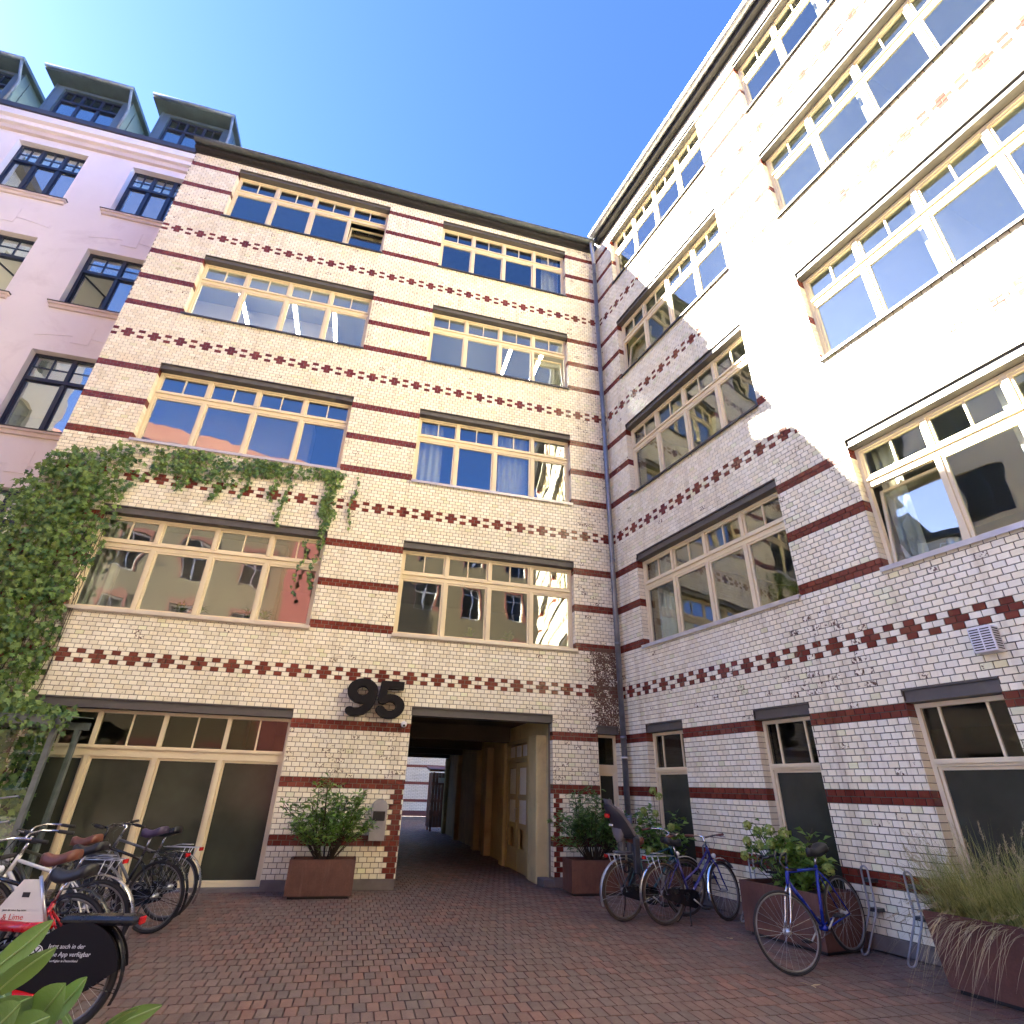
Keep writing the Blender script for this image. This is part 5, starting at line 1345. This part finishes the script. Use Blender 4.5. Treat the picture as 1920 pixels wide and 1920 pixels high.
    if chaincase:
        pts = [(BBk.x + 0.105*math.cos(t), BBk.z + 0.105*math.sin(t)) for t in [math.radians(-80 + 170*i/8) for i in range(9)]] + [(RA.x + 0.06*math.cos(t), RA.z + 0.06*math.sin(t)) for t in [math.radians(95 + 170*i/6) for i in range(7)]]
        MB().prism(pts, -0.062, -0.046).build('chain_case', M['bblack'], r)
    else:
        ch = MB(); ch.path([(BBk.x, -0.045, BBk.z+0.085), (RA.x, -0.045, RA.z+0.035)], 0.004, 5); ch.path([(BBk.x, -0.045, BBk.z-0.085), (RA.x+0.02, -0.045, RA.z-0.09)], 0.004, 5)
        ch.ring((RA.x, -0.042, RA.z), 0.035, 0.006, 16, 6); ch.path([(RA.x, -0.05, RA.z-0.02), (RA.x+0.015, -0.052, RA.z-0.10)], 0.010, 7)
        ch.build('chain', M['bgrey'], r)
    if stand == 'double':
        MB().path([BBk + Vector((-0.04, 0.03, -0.03)), (0.34, 0.07, 0.10), (0.30, 0.13, 0.012), (0.27, 0.14, 0.008)], 0.008, 7).path([BBk + Vector((-0.04, -0.03, -0.03)), (0.34, -0.07, 0.10), (0.30, -0.13, 0.012), (0.27, -0.14, 0.008)], 0.008, 7).build('kickstand', M['bblack'], r)
    elif stand: MB().path([(0.06, 0.06, R-0.03), (0.10, 0.12, 0.16), (0.12, 0.19, 0.008)], [0.008, 0.008, 0.010], 7).build('kickstand', M['bblack'], r)
    if light:
        p = T(HB + Vector((0.075, 0, 0.03))); MB().sphere(p, (0.035, 0.032, 0.032), 10, 7).build('head_lamp', M['whitelens'] if guard != 'bblack' else M['bblack'], r)
    if ring_lock: MB().ring((0.055, 0.0, R+0.26), 0.055, 0.010, 16, 6, rx=0.02).build('ring_lock', M['bblack'], r)
    # cables
    MB().path([T(SX + Vector((0.05, 0.12, 0.04))), T(HT + Vector((0.13, 0.05, 0.02))), T(HB + Vector((0.06, 0.02, 0.06)))], 0.0028, 5).path([T(SX + Vector((0.05, -0.12, 0.04))), T(HT + Vector((0.12, -0.06, 0.05))), T(HB + Vector((0.02, -0.02, 0.05)))], 0.0028, 5).build('cable', M['bblack'], r)
    return r

D = math.radians
# right side
b1 = bicycle('dark teal city bicycle carrying a child seat with a grey cover', (-1.47, -2.70, 0), D(11), 'diamond', 'bteal', guard='alu', saddle='leatherb', stand='side', tyre='rubberb', grip='leatherb', steer=-0.1, bar='city', lean=0.05)
cs = MB(); n = 9; vs = []
prof = [(0.12, 1.00, 0.13, 0.08), (0.02, 0.95, 0.15, 0.14), (-0.08, 0.97, 0.16, 0.18), (-0.13, 1.06, 0.16, 0.17), (-0.17, 1.15, 0.16, 0.14), (-0.22, 1.24, 0.15, 0.11), (-0.26, 1.31, 0.12, 0.08), (-0.28, 1.36, 0.08, 0.05)]
for (x, z, w, dd) in prof:
    for a in range(9):
        t = PI*a/8; vs.append((x + dd*(1-math.sin(t)), w*math.cos(t), z))
fs = [(i*9+a, i*9+a+1, i*9+10+a, i*9+9+a) for i in range(len(prof)-1) for a in range(8)]
cs.add(vs, fs, None, True)
n0 = len(cs.v); cs.add([(v[0]+0.022, v[1]*0.88, v[2]+0.006) for v in vs], [f[::-1] for f in fs], None, True)
cso = cs.build('child_seat', M['navyplastic'], b1)
cv = MB(); vs = []
for (x, z, w, dd) in prof[2:]:
    for a in range(9):
        t = PI*a/8; vs.append((x + dd*(1-math.sin(t)) + 0.03 + 0.02*math.sin(a*2.1+z*9), w*0.95*math.cos(t), z + 0.02))
top = [(v[0]-0.02, v[1]*1.1, v[2]+0.05) for v in vs[-9:]]
cv.add(vs + top, [(i*9+a, i*9+a+1, i*9+10+a, i*9+9+a) for i in range(len(prof)-2) for a in range(8)], None, True)
cv.sphere((-0.05, 0, 1.12), (0.09, 0.125, 0.22), 12, 9); cv.build('seat_cover', M['greyfab'], cso)
MB().bbox(-0.03, 0.03, -0.04, 0.04, 0.78, 0.97, 0.008).bbox(-0.12, 0.12, -0.06, 0.06, 0.775, 0.80, 0.004).build('seat_mount', M['bgrey'], cso)
for s in (-1, 1): MB().bbox(0.06, 0.15, s*0.17-0.03, s*0.17+0.03, 0.56, 0.98, 0.012).build('foot_rest', M['navyplastic'], cso)
MB().bbox(-0.262, -0.228, -0.04, 0.04, 1.20, 1.25, 0.002).build('reflector', M['redlens'], cso)
MB().bbox(-0.20, -0.168, -0.03, 0.03, 1.10, 1.125, 0.002).build('label', M['whitelens'], cso)

bicycle('violet-blue step-through city bicycle on a double stand with red tail light', (-1.02, -2.98, 0), D(9), 'city', 'bnavy', wb=1.03, guard='chrome', saddle='saddleblk', stand='double', tyre='rubberb', grip='leatherb', bar='flat', steer=0.25, lean=0.0)
bicycle('blue racing bicycle with drop handlebar leaning at the planter', (0.14, -4.86, 0.09), D(196), 'road', 'bblue', R=0.337, wb=0.99, guard=None, rack=False, chaincase=False, bar='drop', barm='bblack', tw=0.0125, steer=-0.45, light=False, ring_lock=False, sad_z=0.97, pitch=0.09, lean=0.06, forkm='chrome')
# left side, from the shop window towards the camera
bicycle('old bicycle with bright rear mudguard standing nearest the shop window', (-7.18, -1.98, 0), D(163), 'diamond', 'bgrey', guard='chrome', saddle='saddleblk', lean=0.03, steer=0.2, bar='flat')
bicycle('black roadster bicycle with a violet saddle', (-7.16, -2.62, 0), D(161), 'diamond', 'bblack', guard='bblack', saddle='saddlepur', lean=-0.02, steer=-0.15, bar='city', barm='bblack', stand='side', sad_z=1.0)
bicycle('olive bicycle with a brown leather saddle and dark pannier', (-7.62, -3.22, 0), D(165), 'diamond', 'bolive', guard='bgrey', saddle='leatherb', lean=-0.03, steer=0.1, bar='city')
bicycle('white-framed bicycle with a chrome rear mudguard', (-7.28, -4.10, 0), D(167), 'diamond', 'bwhite', guard='chrome', saddle='saddleblk', lean=0.0, steer=0.15, bar='city', rack=False)
bicycle('dark bicycle squeezed between the white-framed one and the red rental', (-7.22, -4.78, 0), D(168), 'diamond', 'bblack', guard='bblack', saddle='leatherb', lean=-0.04, steer=-0.1, bar='city', rack=False)
# dark pannier bag on the olive bicycle
PN = empty('pannier_bag', (-7.80, -3.10, 0.0), D(165)); tag(PN, 'black pannier bag hanging on the olive bicycle rack', 'bag')
MB().bbox(-0.18, 0.18, -0.22, -0.09, 0.36, 0.74, 0.03).bbox(-0.19, 0.19, -0.23, -0.085, 0.70, 0.78, 0.02).build('bag', M['saddleblk'], PN)
MB().box(-0.02, 0.02, -0.236, -0.23, 0.45, 0.74).build('strap', M['bgrey'], PN)

# red rental bicycle close by
RT = bicycle('red rental bicycle with black skirt guard and white lettering at the bottom corner', (-6.86, -5.50, 0), D(170), 'rental', 'bred', R=0.30, wb=1.08, guard='bblack', saddle='saddleblk', bar='flat', barm='bblack', rack=False, tw=0.024, tyre='rubber', sad_z=0.93, chaincase=True, steer=0.1, ring_lock=False)
sk = MB(); c0 = (0.0, 0.30)
arc = [(c0[0] + 0.325*math.cos(t), c0[1] + 0.325*math.sin(t)) for t in [math.radians(a) for a in range(20, 171, 10)]]
poly = [(0.30, 0.20), (0.36, 0.33)] + arc + [(-0.22, 0.30), (-0.10, 0.22), (0.05, 0.15)]
for s in (-1, 1): sk.prism(poly, s*0.068, s*0.072)
M['skirtblk'] = simple('black_skirt_plastic', (0.007, 0.006, 0.007), 0.6, var=0.2, spec=0.2, world=False)
sko = sk.build('skirt_guard', M['skirtblk'], RT)
MB().bbox(-0.36, 0.16, -0.074, 0.074, 0.60, 0.655, 0.02).build('rear_fairing', M['bnavyblk'] if 'bnavyblk' in M else M['bblack'], RT)
MB().bbox(-0.38, -0.355, -0.03, 0.03, 0.60, 0.65, 0.006).build('tail_light', M['redlens'], RT)
M['print'] = simple('white_print', (0.62, 0.62, 0.62), 0.6, var=0.05, world=False)
M['printred'] = simple('red_print', (0.45, 0.03, 0.03), 0.6, var=0.05, world=False)
def lettering(txt, size, loc, rot, mat, parent, ext=0.0008, shear=0.0):
    cu = bpy.data.curves.new('lettering', 'FONT'); cu.body = txt; cu.size = size; cu.extrude = ext; cu.shear = shear; cu.resolution_u = 2
    o = bpy.data.objects.new('tmp', cu); col.objects.link(o); bpy.context.view_layer.update()
    me = bpy.data.meshes.new_from_object(o.evaluated_get(bpy.context.evaluated_depsgraph_get())); bpy.data.objects.remove(o, do_unlink=True)
    me.materials.clear(); me.materials.append(mat)
    return link('lettering', me, parent, loc, rot)
# the side facing the yard is the bicycle's left side (+y): text runs towards the rear
for i, (tx, sz, zz) in enumerate((('Jetzt auch in der', 0.036, 0.475), ('Lime App verfügbar', 0.036, 0.432), ('Nur verfügbar in Deutschland', 0.018, 0.402))):
    lettering(tx, sz, (0.17, 0.0728, zz), (PI/2, 0, PI), M['print'], sko, shear=0.15)
lg = MB(); lg.ring((0.24, 0.0728, 0.45), 0.042, 0.003, 28, 5, rx=0.001)
for a in range(5):
    an = 2*PI*a/5 + 0.3; w5 = 2*PI/10 - 0.13
    lg.prism([(0.24+0.008*math.cos(an), 0.45+0.008*math.sin(an))] + [(0.24+0.035*math.cos(an+w5*t), 0.45+0.035*math.sin(an+w5*t)) for t in (-1, -0.5, 0, 0.5, 1)], 0.0722, 0.0732)
lg.build('fruit_slice_emblem', M['print'], sko)
ad = MB(); ad.prism([(0.26, 0.60), (0.66, 0.60), (0.50, 0.86), (0.40, 0.86)], 0.030, 0.040)
ado = ad.build('advert_panel', M['bwhite'], RT)
MB().bbox(0.425, 0.475, 0.0405, 0.042, 0.755, 0.785, 0.0005).build('logo', M['hole'], ado)
lettering('& Lime', 0.05, (0.56, 0.0412, 0.625), (PI/2, 0, PI), M['printred'], ado)
lettering('Jetzt die neue App laden', 0.016, (0.57, 0.0412, 0.675), (PI/2, 0, PI), M['hole'], ado)
MB().tube((0.24, 0.03, 0.56), (0.40, 0.03, 0.88), 0.012).build('panel_strut', M['alu'], RT)
MB().path([(0.10, 0.078, 0.20), (0.30, 0.082, 0.225), (0.50, 0.078, 0.27), (0.78, 0.06, 0.42)], [0.026, 0.036, 0.040, 0.038], 12).build('red_fairing', M['bred'], RT)
MB().path([(0.20, 0.055, 0.60), (0.34, 0.06, 0.585), (0.62, 0.05, 0.60)], [0.022, 0.03, 0.03], 10).build('red_fairing', M['bred'], RT)

# ---------------------------------------------------------------- bicycle stands on the side wing
M['galv'] = simple('galvanised_tube', (0.30, 0.30, 0.33), 0.4, 0.7, var=0.15)
ORD = ['nearest the corner planter', 'between the hydrangea planter and the corner bicycles', 'holding the rear wheel of the blue racing bicycle', 'empty and next to the grass planter']
for i, u in enumerate((2.05, 2.95, 4.66, 5.16)):
    s = empty('bicycle_stand', onB_(u, 0.0), PSI); tag(s, 'galvanised wall bicycle stand ' + ORD[i], 'bicycle stand', 'wall bicycle stands')
    P = []
    for sg in (-1, 1):
        x = sg*0.040; P.append([(x, -0.13, 0.78), (x, -0.13, 0.42), (x*1.0, -0.16, 0.36), (x, -0.40, 0.06)])
    arc = [(0.040*math.cos(t), -0.13, 0.78+0.040*math.sin(t)) for t in [PI*k/8 for k in range(9)]]
    low = [(-0.040*math.cos(t), -0.40-0.032*math.sin(t), 0.06-0.04*math.sin(t)) for t in [PI*k/8 for k in range(9)]]
    t = MB(); t.path(P[0][::-1] + arc[::-1][1:-1] + P[1], 0.011, 8); t.path(low, 0.011, 8); t.build('tube_loop', M['galv'], s)
    for z in (0.68, 0.40): MB().box(-0.052, 0.052, -0.125, -0.004, z-0.018, z+0.018).build('wall_bracket', M['flash'], s)

# ---------------------------------------------------------------- pots behind the first-floor panes
rnd = random.Random(77)
PT = [(ROOTA, -8.75, 'grey pot', 0), (ROOTA, -8.45, 'low pot', 1), (ROOTA, -7.55, 'steel bucket', 2), (ROOTA, -7.25, 'small pot', 3), (ROOTA, -3.2, 'wide dish', 4), (ROOTA, -2.35, 'bright green pot', 5)]
WHERE = ['second pane above the shop, further from the number', 'second pane above the shop, nearer the number', 'third pane above the shop, standing in a bucket', 'third pane above the shop, smallest', 'second pane above the passage', 'third pane above the passage, brightest green']
for (rt, x, kind, i) in PT:
    p = empty('potted_plant', (x, 0.46, 4.18)); tag(p, 'potted plant behind the ' + WHERE[i], 'potted plant', 'potted plants on the first-floor sills')
    mbp = MB(); mbp.path([(0,0,0),(0,0,0.14)], [0.06, 0.085], 12); mbp.build('pot', M['alu' if i == 2 else 'grey'], p)
    lfp = MB()
    for k in range(70):
        an = rnd.uniform(0, 2*PI); leaf(lfp, (rnd.gauss(0,.02), rnd.gauss(0,.02), 0.14+rnd.uniform(0,.10)), (math.cos(an), math.sin(an), rnd.uniform(0.4, 2.2)), rnd.uniform(0.12, 0.30), 0.02 if i != 5 else 0.05, rnd, 0.2, 0.35)
    o = lfp.build('foliage', M['leafA'], p); o['kind'] = 'stuff'
# watering can on the side wing sill
WC = empty('watering_can', onB_(6.45, -0.40, 4.20), PSI); tag(WC, 'small pale watering can behind the tilted first-floor pane', 'watering can')
MB().path([(0,0,0),(0,0,0.20)], [0.075, 0.065], 14).build('body', M['alu'], WC)
MB().path([(-0.06,0,0.17),(-0.14,0,0.19),(-0.17,0,0.12),(-0.12,0,0.05),(-0.06,0,0.04)], 0.007, 7).build('handle', M['alu'], WC)
MB().path([(0.06,0,0.05),(0.16,0,0.16),(0.22,0,0.20)], [0.016, 0.011, 0.009], 8).build('spout', M['alu'], WC)
# fallen leaves on the paving
for i, (x, y, s, lb) in enumerate(((-0.95, -5.45, 0.11, 'pale torn leaf lying on the paving in front of the racing bicycle'), (-0.62, -3.75, 0.05, 'small pale leaf on the paving between the bicycles and the planter'))):
    mbq = MB(); rr = random.Random(i+50)
    for k in range(3): leaf(mbq, (0,0,0.006+0.003*k), (math.cos(k*2.2), math.sin(k*2.2), 0.06), s, s*0.4, rr, 0.1, 0.0, (0.9,))
    o = mbq.build('fallen_leaf', M['plume'], None, (x, y, 0.002)); tag(o, lb, 'leaf')
bpy.context.view_layer.update()
